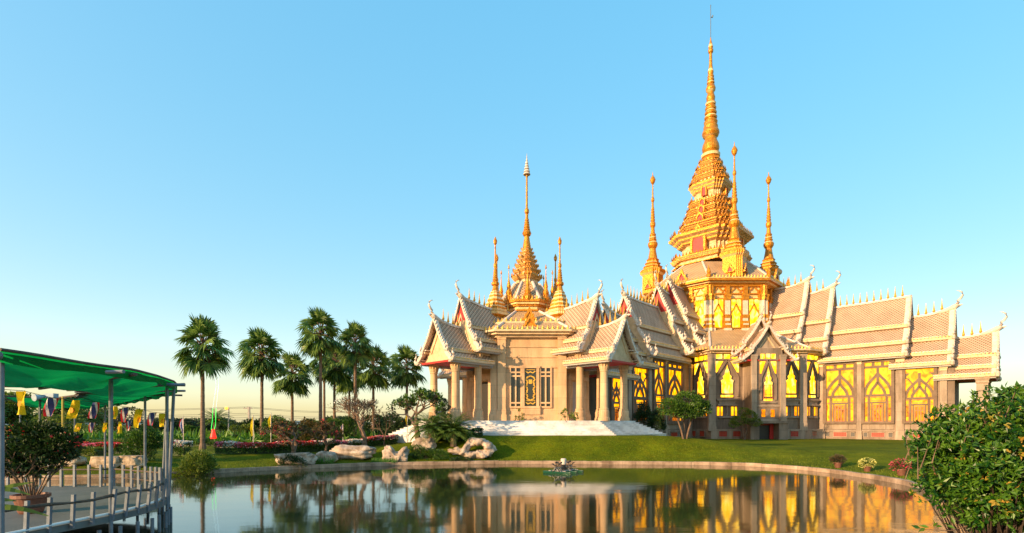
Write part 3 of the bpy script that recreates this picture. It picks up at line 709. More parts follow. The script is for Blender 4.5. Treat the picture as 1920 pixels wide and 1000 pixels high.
def s_at(arm, px, off):      # where a photo column meets the wing's wall line
    t = (px - 960) / FP; B = arm.O + arm.p * off; return (t * B.y - B.x) / (arm.a.x - t * arm.a.y)
sR = lambda px: s_at(armR, px, -WW)
offR = -WW
zs0 = GB + 2.05
bR = [('p', sR(1542), .55, GB + 0., 10.75), ('w', sR(1575), abs(sR(1604) - sR(1547)), zs0, 10.5), ('p', sR(1611), .5, GB, 10.75), ('w', sR(1646), abs(sR(1675) - sR(1619)), zs0, 10.5), ('p', sR(1688), .75, GB, 10.72),
      ('r', sR(1724), abs(sR(1754) - sR(1695)), zs0, 9.4), ('p', sR(1769), .6, GB, 9.42)]
FR_, UR = wing_walls(armR, -1, 14.4, bR, sR(1790), [(14.4, sR(1690), 10.8), (sR(1690), sR(1790), 9.5)], 31, 8.0)
sL = lambda px: s_at(armL, px, WW)
bL = [('p', sL(1294), .6, GB, 10.75), ('w', sL(1264), abs(sL(1279) - sL(1250)), zs0, 10.5), ('p', sL(1247), .5, GB, 10.75), ('w', sL(1234), abs(sL(1243) - sL(1222)), zs0, 10.5), ('p', sL(1217), .7, GB, 10.72),
      ('r', sL(1199), abs(sL(1212) - sL(1184)), zs0, 9.4), ('p', sL(1179), .6, GB, 9.42), ('r', sL(1155), abs(sL(1167) - sL(1146)), zs0, 7.9)]
FL_, UL = wing_walls(armL, 1, 12.3, bL, 32.4, [(12.3, sL(1220), 10.8), (sL(1220), sL(1178), 9.5), (sL(1178), 32.4, 8.0)], 33, 8.0)
# end porch of the right wing: two pairs of pillars and a beam
for s in (30.5,):
    for w_ in (-2.75, 2.75):
        mb = MB(); p = armR.P(s, w_, 0)
        mb.loft([[tuple(p + armR.a * (sa * h) + armR.p * (sb2 * h) + Vector((0, 0, z))) for sa, sb2 in ((-1, -1), (1, -1), (1, 1), (-1, 1))] for h, z in ((.72, GB - .1), (.72, GB + .6), (.62, GB + .8), (.62, GB + 1.5), (.52, GB + 1.7), (.46, 7.3), (.55, 7.45), (.50, 7.6), (.64, 7.9), (.64, 8.0))]); mb.build('porch_column', [CONC2], temple)

# octagonal body
bodyP = [(23.55, 67.0), (24.6, 63.2), (35.8, 63.2), (39.0, 64.9), (44, 72), (44, 84), (36, 92), (24, 92), (17, 84), (17, 73)]
mb = MB(); mb.prism(bodyP[:4] + [(39.5, 75), (30.2, 88), (20, 76)], GB - .3, 12.0); mb.build('body_wall', [CONC], temple)
mb = MB(); mb.prism([(x + (x - OX) * .03, y + (y - OY) * .028) for x, y in bodyP[:4]] + [(39.5, 75), (20, 76)], GB - .29, GB + 1.25)
mb.build('plinth', [CONC2], temple)
faces = [Face(bodyP[0], bodyP[1]), Face(bodyP[1], bodyP[2]), Face(bodyP[2], bodyP[3])]
Ff = faces[1]; zf = lambda y, Y=63.2: CZ + (HY - y) * Y / FP; uf = lambda px: (px - 960) / FP * 63.2 - bodyP[1][0]
for u in (.0, uf(1397), Ff.L): pilaster(temple, Ff, u, .85 if u in (0., Ff.L) else .6, GB + 1.0, 11.9, .35, CONC2, CONC2)
for px in (1361, 1520 - 4):
    pass
for F, u, w_ in ((Ff, uf(1363), 2.9), (Ff, uf(1483), 2.5), (faces[0], faces[0].L * .5, 2.7), (faces[2], faces[2].L * .55, 2.5)):
    window_crown(temple, F, u - w_ / 2, u + w_ / 2, zf(745), zf(664) - .05)
    hd = MB()                                       # hooded sill with two small lit windows
    F.box(hd, u - w_ * .46, u + w_ * .46, zf(751), zf(748.5), 0, .34); F.box(hd, u - w_ * .41, u + w_ * .41, zf(753.5), zf(751), 0, .22); F.box(hd, u - w_ * .34, u + w_ * .34, zf(758), zf(753.5), 0, .16); F.box(hd, u - w_ * .42, u + w_ * .42, zf(761), zf(758), 0, .30)
    for k in (-1, 0, 1): F.box(hd, u + k * w_ * .30 - .06, u + k * w_ * .30 + .06, zf(780), zf(761), 0, .13)
    F.box(hd, u - w_ * .38, u + w_ * .38, zf(784), zf(780.5), 0, .2)
    h_ = hd.build('window_hood', [CONC2], temple)
    for k in (-.5, .5):
        pn = MB(); F.box(pn, u + (k * .6 - .12) * w_, u + (k * .6 + .12) * w_, zf(779.5), zf(763), 0, .03)
        pn.build('pane', [PANE], h_)
for F, us in ((Ff, [uf(1353), uf(1379), uf(1486)]), (faces[0], [faces[0].L * .25, faces[0].L * .7]), (faces[2], [faces[2].L * .5])):
    Fp = Face((F.A + F.n * .42)[:2], (F.A + F.n * .42 + F.d * F.L)[:2])
    vent_row(temple, Fp, [(u, .95, 1) for u in us], GB + .35, GB + 1.0)
mb = MB()
for r0, z0, z1 in ((1.045, 11.75, 12.0), (1.075, 12.0, 12.2)):
    q = [(OX + (x - OX) * r0, OY + (y - OY) * r0) for x, y in bodyP[:4]] + [(40.5, 75), (30.2, 88), (19.5, 76)]; mb.prism(q, z0, z1)
mb.build('cornice', [CREAM], temple)
lo = [(OX + x, OY + y, 12.22) for x, y in ((-6.1, -15.6), (6.1, -15.6), (11.2, -12.3), (13.5, 5.7), (5.7, 12), (-5.7, 12), (-13.5, 5.7), (-8.6, -11.5))]
oct_roof(temple, (lo, octo((OX, OY), 9.0, 3.7, 15.7)), TILE2)
# porch bay in the middle of the front
pF = Face((OX - 1.7, 60.4), (OX + 1.7, 60.4))
mb = MB(); mb.box(OX - 1.7, OX + 1.7, 60.4, 63.0, GB + 2.2, 12.0); mb.box(OX - 2.2, OX - 1.15, 60.1, 63.2, GB - .3, GB + 2.2); mb.box(OX + 1.15, OX + 2.2, 60.1, 63.2, GB - .3, GB + 2.2); mb.box(OX - 1.15, OX + 1.15, 61.6, 63.2, GB - .3, GB + 2.2)
mb.box(OX - 2.3, OX + 2.3, 60.0, 63.2, GB + 1.95, GB + 2.22); mb.build('porch_bay', [CONC], temple)
for sg in (0, pF.L): pilaster(temple, pF, sg, .62, GB + 2.2, 11.2, .22, CONC2, CONC2)
zp = lambda y: CZ + (HY - y) * 60.4 / FP
window_crown(temple, pF, pF.L / 2 - .95, pF.L / 2 + .95, zp(752), zp(664), glazed=True)
dr = MB(); dr.box(OX - 1.02, OX + 1.02, 61.5, 61.58, GB - .1, GB + 1.9); d_ = dr.build('door', [DARK], temple)
dr = MB()
for x in (-1.1, .68): dr.box(OX + x, OX + x + .42, 61.3, 61.49, GB - .1, GB + 1.9)
dr.box(OX - 1.1, OX + 1.1, 61.32, 61.48, GB + 1.72, GB + 1.93); dr.build('door_frame', [RED], d_)
for k in (-.55, .55):
    sm = MB(); pF.box(sm, pF.L / 2 + k - .22, pF.L / 2 + k + .22, zp(782), zp(768), 0, .04); sm.build('pane', [PANED], temple)
mb = MB(); pF.box(mb, .35, pF.L - .35, zp(763), zp(760), 0, .1); pF.box(mb, .35, pF.L - .35, zp(790), zp(786), 0, .1); mb.build('sill_panel', [CONC2], temple)
armF = Arm((OX, OY), (0, -1))
T2 = [(.62, .66), (1., 1.)]
roof_seg(temple, armF, 13.2, 15.7, 15.5, 11.6, 3.2, T2, CREAM, spikes=False, K=.9, rise=.35)
roof_seg(temple, armF, 14.2, 17.6, 14.35, 10.75, 3.1, T2, CONC2, spikes=False, K=.9, rise=.35)

# upper drum with tall lit windows
mb = MB(); mb.prism(octo((OX, OY), 8.7, 3.6), 13.5, 22.2); mb.build('drum_wall', [GWHITE], temple)
oc = octo((OX, OY), 8.7, 3.6)
for k in (7, 0, 1, 2, 6):
    F = Face(oc[k], oc[(k + 1) % 8]); n = 3 if k in (0, 2, 6) else 3
    L = F.L
    for j in range(n + 1):
        u = L * j / n; big = j in (0, n); mb = MB(); h = .52 if big else .32; d = .42 if big else .34
        if j == n and k != 2: pass
        F.box(mb, u - h, u + h, 16.9, 20.2, -.05, d, 0); F.box(mb, u - h - .16, u + h + .16, 15.5, 15.9, -.05, d + .16, 0); F.box(mb, u - h - .08, u + h + .08, 15.9, 16.9, -.05, d + .08, 1)
        F.box(mb, u - h - .05, u + h + .05, 16.35, 16.55, -.04, d + .12, 0); F.box(mb, u - h - .05, u + h + .05, 17.3, 17.75, -.04, d + .05, 1); F.box(mb, u - h - .08, u + h + .08, 19.7, 20.2, -.045, d + .1, 1); F.box(mb, u - h - .14, u + h + .14, 20.2, 20.45, -.04, d + .16, 1)
        F.box(mb, u - h * .8, u + h * .8, 20.45, 21.7, -.04, d + .05, 1)
        mb.build('drum_pilaster', [DWHITE, GOLD], temple)
    for j in range(n):
        u = L * (j + .5) / n; w_ = L / n - .95; fr = MB(); pn = MB()
        F.poly(pn, [(u - w_ / 2, 16.0), (u + w_ / 2, 16.0), (u + w_ / 2, 19.9), (u - w_ / 2, 19.9)], .05, 0, .05)
        for sg in (-1, 1):
            F.bar(fr, [(u, 19.2), (u + sg * w_ * .16, 18.75), (u + sg * w_ * .22, 18.5), (u + sg * w_ * .44, 18.05), (u + sg * w_ * .5, 17.75), (u + sg * w_ * .40, 17.5)], .17, .04, .24)
            F.bar(fr, [(u + sg * w_ * .5, 16), (u + sg * w_ * .5, 19.9)], .14, .03, .2)
            F.bar(fr, [(u + sg * w_ * .42, 17.6), (u + sg * w_ * .40, 16.0)], .12, .035, .17)
        F.bar(fr, [(u, 19.15), (u, 19.9)], .10, .04, .18); F.bar(fr, [(u - w_ / 2, 19.9), (u + w_ / 2, 19.9)], .16, .04, .22); F.bar(fr, [(u - w_ / 2, 15.98), (u + w_ / 2, 15.98)], .16, .04, .22)
        wn = fr.build('drum_window', [GOLD], temple); pn.build('pane', [PANEB], wn)
        sw = MB()                                   # swags under the cornice
        for a_ in range(2):
            uu = u + (a_ - .5) * L / n * .5
            F.bar(sw, [(uu - .45, 21.45), (uu - .25, 21.15), (uu, 21.02), (uu + .25, 21.15), (uu + .45, 21.45)], .16, .0, .16)
            F.bar(sw, [(uu, 21.0), (uu, 20.75)], .22, .0, .13)
        F.box(sw, u - L / n / 2, u + L / n / 2, 20.5, 20.68, 0, .2); F.box(sw, u - L / n / 2, u + L / n / 2, 21.55, 21.75, 0, .3)
        sw.build('swag', [GOLD], temple)
mb = MB()
for ap, hs, z0, z1, mi in ((9.1, 3.78, 21.75, 21.95, 0), (9.45, 3.92, 21.95, 22.15, 1), (9.9, 4.1, 22.15, 22.45, 0), (9.75, 4.04, 22.45, 22.6, 1)): mb.prism(octo((OX, OY), ap, hs), z0, z1, mi)
mb.build('cornice', [GOLD, GWHITE], temple)
oct_roof(temple, (octo((OX, OY), 9.7, 4.0, 22.62), octo((OX, OY), 5.2, 3.2, 26.1)), TILE2)
for x, y in ((0, -1), (-.707, -.707), (.707, -.707), (1, 0), (-1, 0)):
    r_ = 9.3; gold_gable(temple, (OX + x * r_, OY + y * r_, 22.85), (x, y), .95 if y == -1 else .85)
for k in range(8):
    p = octo((OX, OY), 9.6, 4.0)[k]; mb = MB(); mb.lathe([(.28, 22.6), (.34, 22.9), (.24, 23.1), (.30, 23.35), (.12, 23.8), (.01, 24.3)], p[0], p[1], 8); mb.build('corner_finial', [GOLD], temple)
# tower
m = MP; Z = lambda y: CZ + (HY - y) * m
tiered(temple, (OX, OY), ANG, [(Z(505), Z(487), 4.6, 4.95), (Z(487), Z(444), 3.75, 5.15), (Z(445), Z(427), 3.2, 3.95), (Z(428), Z(411), 2.8, 3.4), (Z(412), Z(397), 2.5, 3.05), (Z(398), Z(383), 2.3, 2.8), (Z(384), Z(347), 2.1, 2.7), (Z(348), Z(333), 1.8, 2.3), (Z(334), Z(319), 1.45, 1.9), (Z(320), Z(306), 1.1, 1.5)], 'tower_tier')
for a in (aR, aL):
    dd = Vector((a[0], a[1], 0))
    for y0, y1, dist, hw in ((486, 440, 4.35, 1.15), (429, 413, 3.7, .52), (411, 397, 3.25, .48), (396, 383, 2.95, .45), (376, 352, 2.35, .40)):
        mb = MB(); b0 = Vector((OX + a[0] * dist, OY + a[1] * dist, Z(y0))); u = Vector((-a[1], a[0], 0)); hh = Z(y1) - Z(y0)
        arch = [(-1, 0), (-1, .55), (-.85, .75), (-.45, .9), (0, 1.05), (.45, .9), (.85, .75), (1, .55), (1, 0)]
        oute = [(-1.35, 0), (-1.4, .6), (-1.3, .85), (-.7, 1.08), (0, 1.4), (.7, 1.08), (1.3, .85), (1.4, .6), (1.35, 0)]
        for i in range(8):
            q = [oute[i], oute[i + 1], arch[i + 1], arch[i]]
            mb.hexa([b0 + u * (x * hw * .72) + Vector((0, 0, z * hh * .8)) - dd * .5 for x, z in q] + [b0 + u * (x * hw * .72) + Vector((0, 0, z * hh * .8)) + dd * .15 for x, z in q], 0)
        mb.face([b0 + u * (x * hw * .72) + Vector((0, 0, z * hh * .8)) for x, z in arch][::-1], 1)
        mb.build('tower_niche', [GOLD, RED], temple)
P = [(307, 17), (302, 17), (298, 15), (296, 16.5), (291, 16.8), (287, 13), (284, 14.5), (280, 15.5), (273, 14.5), (264, 11), (259, 10), (257, 13.5), (252, 15.5), (248, 15), (244, 13), (238, 12.8), (235, 11)]
P += banded(234, 11.5, 190, 8, 5) + [(188, 7.5), (184, 8), (178, 6.2), (174, 5.6), (171, 8.2), (167, 8.8), (163, 7.5), (160, 6.5)] + banded(159, 6.5, 141, 5, 3) + [(139, 4.8), (135, 5.2), (130, 3.8), (122, 3.0), (101, 2.4), (99, 4.2), (95, 4.8), (92, 3.6), (89, 4.2), (84, 3.0), (78, 1.6), (73, .9), (71, .6)]
nn = len(P) - 1
spire_from_px(temple, (OX, OY), P, m, n=24, mis=[(1 if i % 7 == 3 else 0) for i in range(nn)])
mb = MB(); mb.lathe([(.05, Z(73)), (.05, Z(12)), (.08, Z(11)), (.01, Z(9))], OX, OY, 6); mb.tube([(OX, OY, Z(33)), (OX + .25, OY, Z(33)), (OX + .3, OY, Z(30))], [.05, .1, .12], 6); mb.build('lightning_rod', [METAL], temple)
# corner turrets
TP = [(552, 18), (518, 17.5), (515, 21), (511, 22), (508, 21), (506.5, 16), (503.5, 15.5), (501.5, 17), (499.5, 12.5), (497, 12), (495, 14), (493, 10.5), (490, 9.8), (488, 11), (486, 8.6), (480, 7.6), (474, 6.4), (467, 5.6), (465, 7), (462, 8.6), (459, 9.2), (456, 8.4), (454, 6.6)] + banded(453, 6.8, 438, 5.0, 3) + [(437, 4.0), (428, 3.2), (424, 5.0), (419, 5.0), (416, 3.6)] + banded(415, 4.0, 390, 2.5, 5) + [(388, 2.0), (380, 1.7), (377, 3.0), (373, 2.8), (370, 1.5), (347, 1.0), (343, 3.6), (338, 5.2), (333, 3.2), (330, 1.0), (323, .3)]
for x, y in ((-8.8, 0), (8.8, 0), (0, -8.3), (0, 8.3)):
    c = (OX + x, OY + y)
    P = sorted([(max(.012, hw * m), Z(yy)) for yy, hw in TP], key=lambda q: q[1]); zc_ = Z(487)
    lo_ = [q for q in P if q[1] < zc_]; hi_ = [q for q in P if q[1] >= Z(489)]; mb = MB()
    mb.loft([redent(r / 1.08, c, ANG, z, .14) for r, z in lo_], 0, True, [(1 if i % 3 == 1 else 0) for i in range(len(lo_) - 1)]); mb.lathe(hi_, c[0], c[1], 12, 0, [(1 if i in (8, 16) else 0) for i in range(len(hi_) - 1)])
    t_ = mb.build('turret', [GOLD, GWHITE], temple)
    for a in (aR, aL): gold_gable(t_, (c[0] + a[0] * 1.5, c[1] + a[1] * 1.5, 23.4), a, .55)

# ================================================================= SHRINE
SX, SY, PZ = 1.45, 50.0, 3.3; SP = SY / FP
shrine = thing('shrine', (SX, SY, 2.0), 'smaller peach stone shrine with columned porches and slender spire, left of the temple', 'shrine')
sb = [(-.95, 44.6), (4.4, 44.6), (7.0, 47.3), (7.0, 52.7), (4.4, 55.4), (-1.3, 55.4), (-4.1, 52.7), (-4.1, 47.3)]
mb = MB(); mb.prism(sb, PZ - .1, 10.9); mb.build('body_wall', [STONE], shrine)
sF = Face(sb[0], sb[1]); sL_ = Face(sb[7], sb[0]); sR_ = Face(sb[1], sb[2])
zq = lambda y, Y=44.6: CZ + (HY - y) * Y / FP
us = lambda px: (px - 960) / FP * 44.6 - sb[0][0]
for F in (sF,):
    for u in (0.05, F.L - .05): pilaster(shrine, F, u, .72, PZ, 10.85, .3, STONE, STONE)
    mb = MB()
    F.box(mb, .4, F.L - .4, zq(652), zq(649), 0, .07); F.box(mb, .4, F.L - .4, zq(671), zq(668), 0, .08); F.box(mb, .4, F.L - .4, zq(690), zq(686), 0, .10)
    F.box(mb, .4, F.L - .4, PZ, PZ + .55, 0, .12); F.box(mb, us(980), us(1013), PZ + .55, zq(764), 0, .22)
    mb.build('moulding', [STONE], shrine)
    for u0, u1 in ((958, 976), (1014, 1032)):
        fr = MB(); gl = MB(); a, b2 = us(u0), us(u1)
        F.box(gl, a, b2, zq(762), zq(690), 0, .03)
        for u in (a - .05, (a + b2) / 2, b2 + .05): F.box(fr, u - .06, u + .06, zq(764), zq(689), .03, .15)
        for y in (764, 756, 706, 699, 689.5): F.box(fr, a - .1, b2 + .1, zq(y) - .05, zq(y) + .08, .03, .14)
        o = fr.build('window', [STONE], shrine); gl.build('pane', [GLASSD], o)
    fr = MB(); gl = MB(); gd = MB(); a, b2 = us(983), us(1006); F.box(gl, a, b2, zq(762), zq(691), 0, .06)
    for u in (a - .1, b2 + .1): F.box(fr, u - .12, u + .12, zq(764), zq(688), .0, .24)
    F.box(fr, a - .3, b2 + .3, zq(766), zq(762), 0, .28); F.box(fr, a - .3, b2 + .3, zq(691), zq(687), 0, .27)
    cx = (a + b2) / 2; hw = (b2 - a) / 2 * .78
    for sg in (-1, 1):
        zt, zb = zq(708), zq(748)
        pts = [(cx, zt + .12)] + [(cx + sg * hw * (.75 + .22 * math.sin(i * 2.1)), lerp(zt, zb, i / 9)) for i in range(10)] + [(cx, zb - .12)]
        F.bar(gd, pts, .10, .055, .11)
        for i in range(9): F.bar(gd, [(cx + sg * hw * .95, lerp(zt, zb, (i + .5) / 9)), (cx + sg * hw * .55, lerp(zt, zb, (i + .2) / 9))], .07, .055, .10)
    for zc in (zq(698), zq(756)):
        F.bar(gd, [(cx - hw, zc + .08), (cx - hw * .5, zc - .08), (cx, zc + .02), (cx + hw * .5, zc - .08), (cx + hw, zc + .08)], .10, .055, .11)
        F.bar(gd, [(cx - hw, zc + .2), (cx + hw, zc + .2)], .05, .055, .10)
    F.bar(gd, [(cx, zq(712)), (cx, zq(720))], .3, .055, .10)
    o = fr.build('door', [STONE], shrine); gl.build('pane', [GLASSD], o); gd.build('gilding', [GOLD2], o)
for F, mir_ in ((sL_, 1), (sR_, 0)):
    mb = MB(); c_ = F.L / 2
    F.box(mb, c_ - 1.25, c_ - .8, PZ, PZ + 3.6, 0, .3); F.box(mb, c_ + .8, c_ + 1.25, PZ, PZ + 3.6, 0, .3); F.box(mb, c_ - 1.4, c_ + 1.4, PZ + 3.6, PZ + 3.95, 0, .42); F.box(mb, c_ - 1.2, c_ + 1.2, PZ + 3.95, PZ + 4.2, 0, .3)
    F.box(mb, c_ - 1.55, c_ - 1.25, PZ, PZ + .6, 0, .2); F.box(mb, c_ + 1.25, c_ + 1.55, PZ, PZ + .6, 0, .2)
    dr = MB(); F.box(dr, c_ - .8, c_ + .8, PZ, PZ + 3.5, 0, .05)
    o = mb.build('doorway', [STONE], shrine); dr.build('door_leaf', [DARK if mir_ else GREY], o)
    gl = MB(); fr = MB()
    for q in (-1.62, 1.62):
        F.box(gl, c_ + q - .12, c_ + q + .12, PZ + 1.1, PZ + 4.4, 0, .03)
mb = MB()
for sc, z0, z1 in ((1.09, 10.55, 10.75), (1.17, 10.75, 10.95), (1.23, 10.95, 11.12)): mb.prism([(SX + (x - SX) * sc, SY + (y - SY) * (1 + (sc - 1) * .8)) for x, y in sb], z0, z1)
mb.build('cornice', [CREAM], shrine)
lo = [(SX + (x - SX) * 1.20, SY + (y - SY) * 1.16, 11.14) for x, y in sb]
oct_roof(shrine, (lo, [(SX + (x - SX) * .92, SY + (y - SY) * .90, 11.95) for x, y in sb]), TILE2)
mb = MB(); mb.prism([(SX + (x - SX) * .92, SY + (y - SY) * .90) for x, y in sb], 11.9, 12.1); mb.build('cornice', [CREAM], shrine)
oct_roof(shrine, ([(SX + (x - SX) * .90, SY + (y - SY) * .88, 12.1) for x, y in sb], octo((SX, SY), 2.35, 1.1, 13.5)), TILE2)
for r_, z_ in ((6.0, 11.35), (4.75, 12.2)):
    for x, y in ((0, -1),): gold_gable(shrine, (SX + .1, SY - r_ * .93, z_), (0, -1), .62, back=GOLD)
mb = MB()
for ap, z0, z1, mi in ((2.1, 13.0, 13.6, 1), (2.25, 13.6, 13.75, 0), (2.15, 13.75, 14.05, 1), (2.35, 14.05, 14.2, 0), (2.5, 14.2, 14.4, 1), (2.65, 14.4, 14.62, 0)): mb.prism(octo((SX, SY), ap, ap * .42), z0, z1, mi)
mb.build('drum_wall', [GOLD, GWHITE], shrine)
oct_roof(shrine, (octo((SX, SY), 2.6, 1.1, 14.62), octo((SX, SY), 1.15, .5, 16.6)), TILE2)
for x, y in ((0, -1), (-.707, -.707), (.707, -.707)): gold_gable(shrine, (SX + x * 2.45, SY + y * 2.45, 14.7), (x, y), .48, back=GOLD)
Zs = lambda y: CZ + (HY - y) * SP
lv = []; ys_ = [535, 519, 508, 498, 489, 481, 474, 467]
hw_ = [1.0, .98, .83, .71, .60, .50, .42, .35]; hl_ = [1.25, 1.15, .98, .84, .71, .59, .48, .40]
for i in range(7): lv.append((Zs(ys_[i]) - .02, Zs(ys_[i + 1]), hw_[i], hl_[i]))
tiered(shrine, (SX, SY), ANG, lv, 'tower_tier')
P = [(469, 7.5), (466, 8), (462, 7.4), (455, 6.2), (447, 5), (444, 4.6), (442, 7), (438, 8.6), (434, 7)] + banded(433, 6, 410, 3.2, 5) + [(409, 2.6), (402, 2.6), (399, 4.2), (394, 4.2), (391, 2.4), (388, 2), (334, 1.6), (331, 2.4), (328.5, 2.0)]
spire_from_px(shrine, (SX, SY), P, SP, n=16)
ub = MB(); 
for i in range(6):
    y = 328 - i * 5.2; hw = 6.6 - i * 1.0
    ub.lathe([(hw * SP, Zs(y)), (hw * SP * 1.02, Zs(y - 1)), (hw * SP * .75, Zs(y - 3.8)), (hw * SP * .2, Zs(y - 4.4))], SX, SY, 14)
ub.lathe([(.05, Zs(330)), (.04, Zs(296)), (.01, Zs(288))], SX, SY, 6)
ub.build('umbrella_finial', [WHITE], shrine)
SP2 = 47.6 / FP
TP2 = [(616, 15), (600, 15), (598, 19), (593, 22.5), (588, 22), (586, 18.5), (582, 19.5), (578, 18), (575, 15.5), (571, 16), (567, 12.5), (563, 13.2), (558, 10), (555, 10.5), (551, 8), (549, 8.2), (547, 7), (541, 5.2), (537, 4.6), (535, 7.2), (531, 7.6), (528, 4.8)] + banded(527, 5, 505, 2.8, 5) + [(503, 2.2), (500, 3.2), (496, 3.2), (493, 1.8), (460, 1.2), (457, 3.0), (452, 3.6), (448, 2), (444, .4)]
for x, y in ((-3., -2.4), (3., -2.4), (-3., 2.4), (3., 2.4)):
    mb = MB(); c = (SX + x, SY + y); P = sorted([(max(.012, hw * SP2), CZ + (HY - yy) * SP2) for yy, hw in TP2], key=lambda q: q[1])
    lo_ = [q for q in P if q[1] < CZ + (HY - 545) * SP2]; hi_ = [q for q in P if q[1] >= CZ + (HY - 548) * SP2]
    mb.loft([redent(r / 1.05, c, ANG, z, .115) for r, z in lo_], 0, True, [(1 if i % 2 else 0) for i in range(len(lo_) - 1)]); mb.lathe(hi_, c[0], c[1], 10, 0)
    mb.build('turret', [GOLD, GWHITE], shrine)
for x, y in ((-1.75, -1.75), (1.75, -1.75), (-2.5, 0), (2.5, 0), (0, -2.5), (1.75, 1.75)):
    mb = MB(); mb.lathe([(.28, 14.6), (.33, 14.9), (.2, 15.1), (.30, 15.4), (.16, 15.8), (.20, 16.0), (.07, 16.6), (.02, 17.6), (.09, 17.75), (.01, 18.1)], SX + x, SY + y, 8); mb.build('corner_finial', [GOLD], shrine)
# porches
sq = math.sqrt(.5)
S3 = [(.48, .52), (.78, .80), (1., 1.)]; S2 = [(.70, .74), (1., 1.)]
def column(root, x, y, z0, z1, r=.33):
    mb = MB(); mb.lathe([(r * 1.5, z0), (r * 1.5, z0 + .22), (r * 1.32, z0 + .3), (r * 1.34, z0 + .75), (r * 1.15, z0 + .9), (r * 1.2, z0 + 1.0), (r * 1.0, z0 + 1.05), (r * .92, z1 - .75), (r * 1.08, z1 - .7), (r * .98, z1 - .62), (r * 1.18, z1 - .35), (r * 1.02, z1 - .28), (r * 1.3, z1)], x, y, 18)
    for k in range(12):     # carved leaves of the capital
        a = k * math.pi / 6; mb.tube([(x + math.cos(a) * r * .95, y + math.sin(a) * r * .95, z1 - .6), (x + math.cos(a) * r * 1.2, y + math.sin(a) * r * 1.2, z1 - .1)], [.03, .07], 4)
    mb.build('column', [STONE], root)
arms = [Arm((SX, SY), (-sq, -sq)), Arm((SX, SY), (sq, -sq)), Arm((SX, SY), (sq, sq)), Arm((SX, SY), (-sq, sq))]
for i, arm in enumerate(arms):
    back = i > 1
    roof_seg(shrine, arm, 1.2, 8.3, 13.5, 9.35, 2.45, S3, RED, tile=TILE, K=.85, spike_gap=.7, rise=.45, spikes=not back, chofa=True)
    roof_seg(shrine, arm, 6.4, 11.1, 11.35, 8.3, 2.3, S2, CREAM, tile=TILE, K=.85, spike_gap=.6, rise=.4, spikes=not back, chofa=True)
    for s, z1, w_ in ((10.05, 8.05, 1.47), (7.6, 8.05, 1.47)):
        for sg in (-1, 1): p = arm.P(s, w_ * sg, 0); column(shrine, p.x, p.y, PZ, z1 if s > 9 else 9.05)
    for s in (5.9,):
        for sg in (-1, 1):
            p = arm.P(s, 1.6 * sg, 0); mb = MB(); mb.loft([[(p.x + a * h, p.y + b * h, z) for a, b in ((-1, -1), (1, -1), (1, 1), (-1, 1))] for h, z in ((.42, PZ), (.42, PZ + .5), (.34, PZ + .7), (.28, PZ + 1.0), (.28, 9.05))]); mb.build('pillar', [STONE], shrine)
    mb = MB()
    for sg in (-1, 1): 
        q = [arm.P(5, sg * 1.2, 0), arm.P(10.3, sg * 1.2, 0), arm.P(10.3, sg * 1.75, 0), arm.P(5, sg * 1.75, 0)]; mb.hexa([(p.x, p.y, 7.86) for p in q] + [(p.x, p.y, 8.1) for p in q])
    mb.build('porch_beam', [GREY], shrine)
# platform and stairs: rings of marble steps
def plat_poly(k):
    P = [(-4.3, 41.2), (7.1, 41.2), (10.6, 44.0), (10.6, 52), (7, 57), (-4, 57), (-8, 52), (-8, 44.0)]
    n = len(P); out = []
    for i in range(n):
        a, b_, c_ = Vector(P[i - 1]), Vector(P[i]), Vector(P[(i + 1) % n]); d1 = (b_ - a).normalized(); d2 = (c_ - b_).normalized(); n1 = Vector((d1.y, -d1.x)); n2 = Vector((d2.y, -d2.x))
        out.append(tuple(b_ + (n1 + n2) / (1 + n1.dot(n2)) * k))
    return out
NS = 9; BZ = 2.1; RZ = (PZ - BZ) / NS; mb = MB()
for i in range(NS):
    mb.prism(plat_poly(i * .29), BZ - .6, PZ - i * RZ - .045); mb.prism(plat_poly(i * .29 + .03), PZ - i * RZ - .045, PZ - i * RZ)
mb.build('stairs', [STEP], shrine)
mb = MB(); mb.box(-6.15, -5.4, 41.3, 41.7, PZ - .9, PZ + 1.0); mb.box(-6.2, -5.35, 41.25, 41.75, PZ + 1.0, PZ + 1.06); mb.build('side_pier', [STEP], shrine)
shrine.scale = (1.12,) * 3; shrine.location = (1.62, 56.0, 1.88)  # shrine and temple scaled up about the camera; locations are the moved positions
temple.scale = (1.12,) * 3; temple.location = (33.8, 87.1, .95)

# ================================================================= GARDEN
def grd(px, py):
    """where the sight line of a photo pixel meets the ground"""
    Y = 12.
    while Y < 160:
        X = (px - 960) / FP * Y; z = CZ - (py - HY) / FP * Y
        if gz(X, Y) >= z and pond_sd(X, Y) > -.1: return Vector((X, Y, gz(X, Y)))
        Y += .25
    return Vector((X, Y, gz(X, Y)))
def gat(px, Y): X = (px - 960) / FP * Y; return Vector((X, Y, gz(X, Y)))
def leaf(mb, p, d, up, L, W, mi=0, fold=.25):
    """a pointed leaf of two folded halves"""
    sd = d.cross(up)
    if sd.length < .05: sd = d.cross(Vector((1, 0, 0)))
    sd.normalize(); n = sd.cross(d); i = len(mb.v); m_ = p + d * L * .45
    mb.v += [tuple(p), tuple(m_ + sd * W / 2 + n * W * fold), tuple(p + d * L), tuple(m_ - sd * W / 2 + n * W * fold)]
    mb.f += [(i, i + 1, i + 2), (i, i + 2, i + 3)]; mb.m += [mi, mi]
def rdir(rg, zb=0.):
    while True:
        v = Vector((rg.uniform(-1, 1), rg.uniform(-1, 1), rg.uniform(-1, 1)))
        if .1 < v.length < 1: v.normalize(); v.z += zb; return v.normalized()
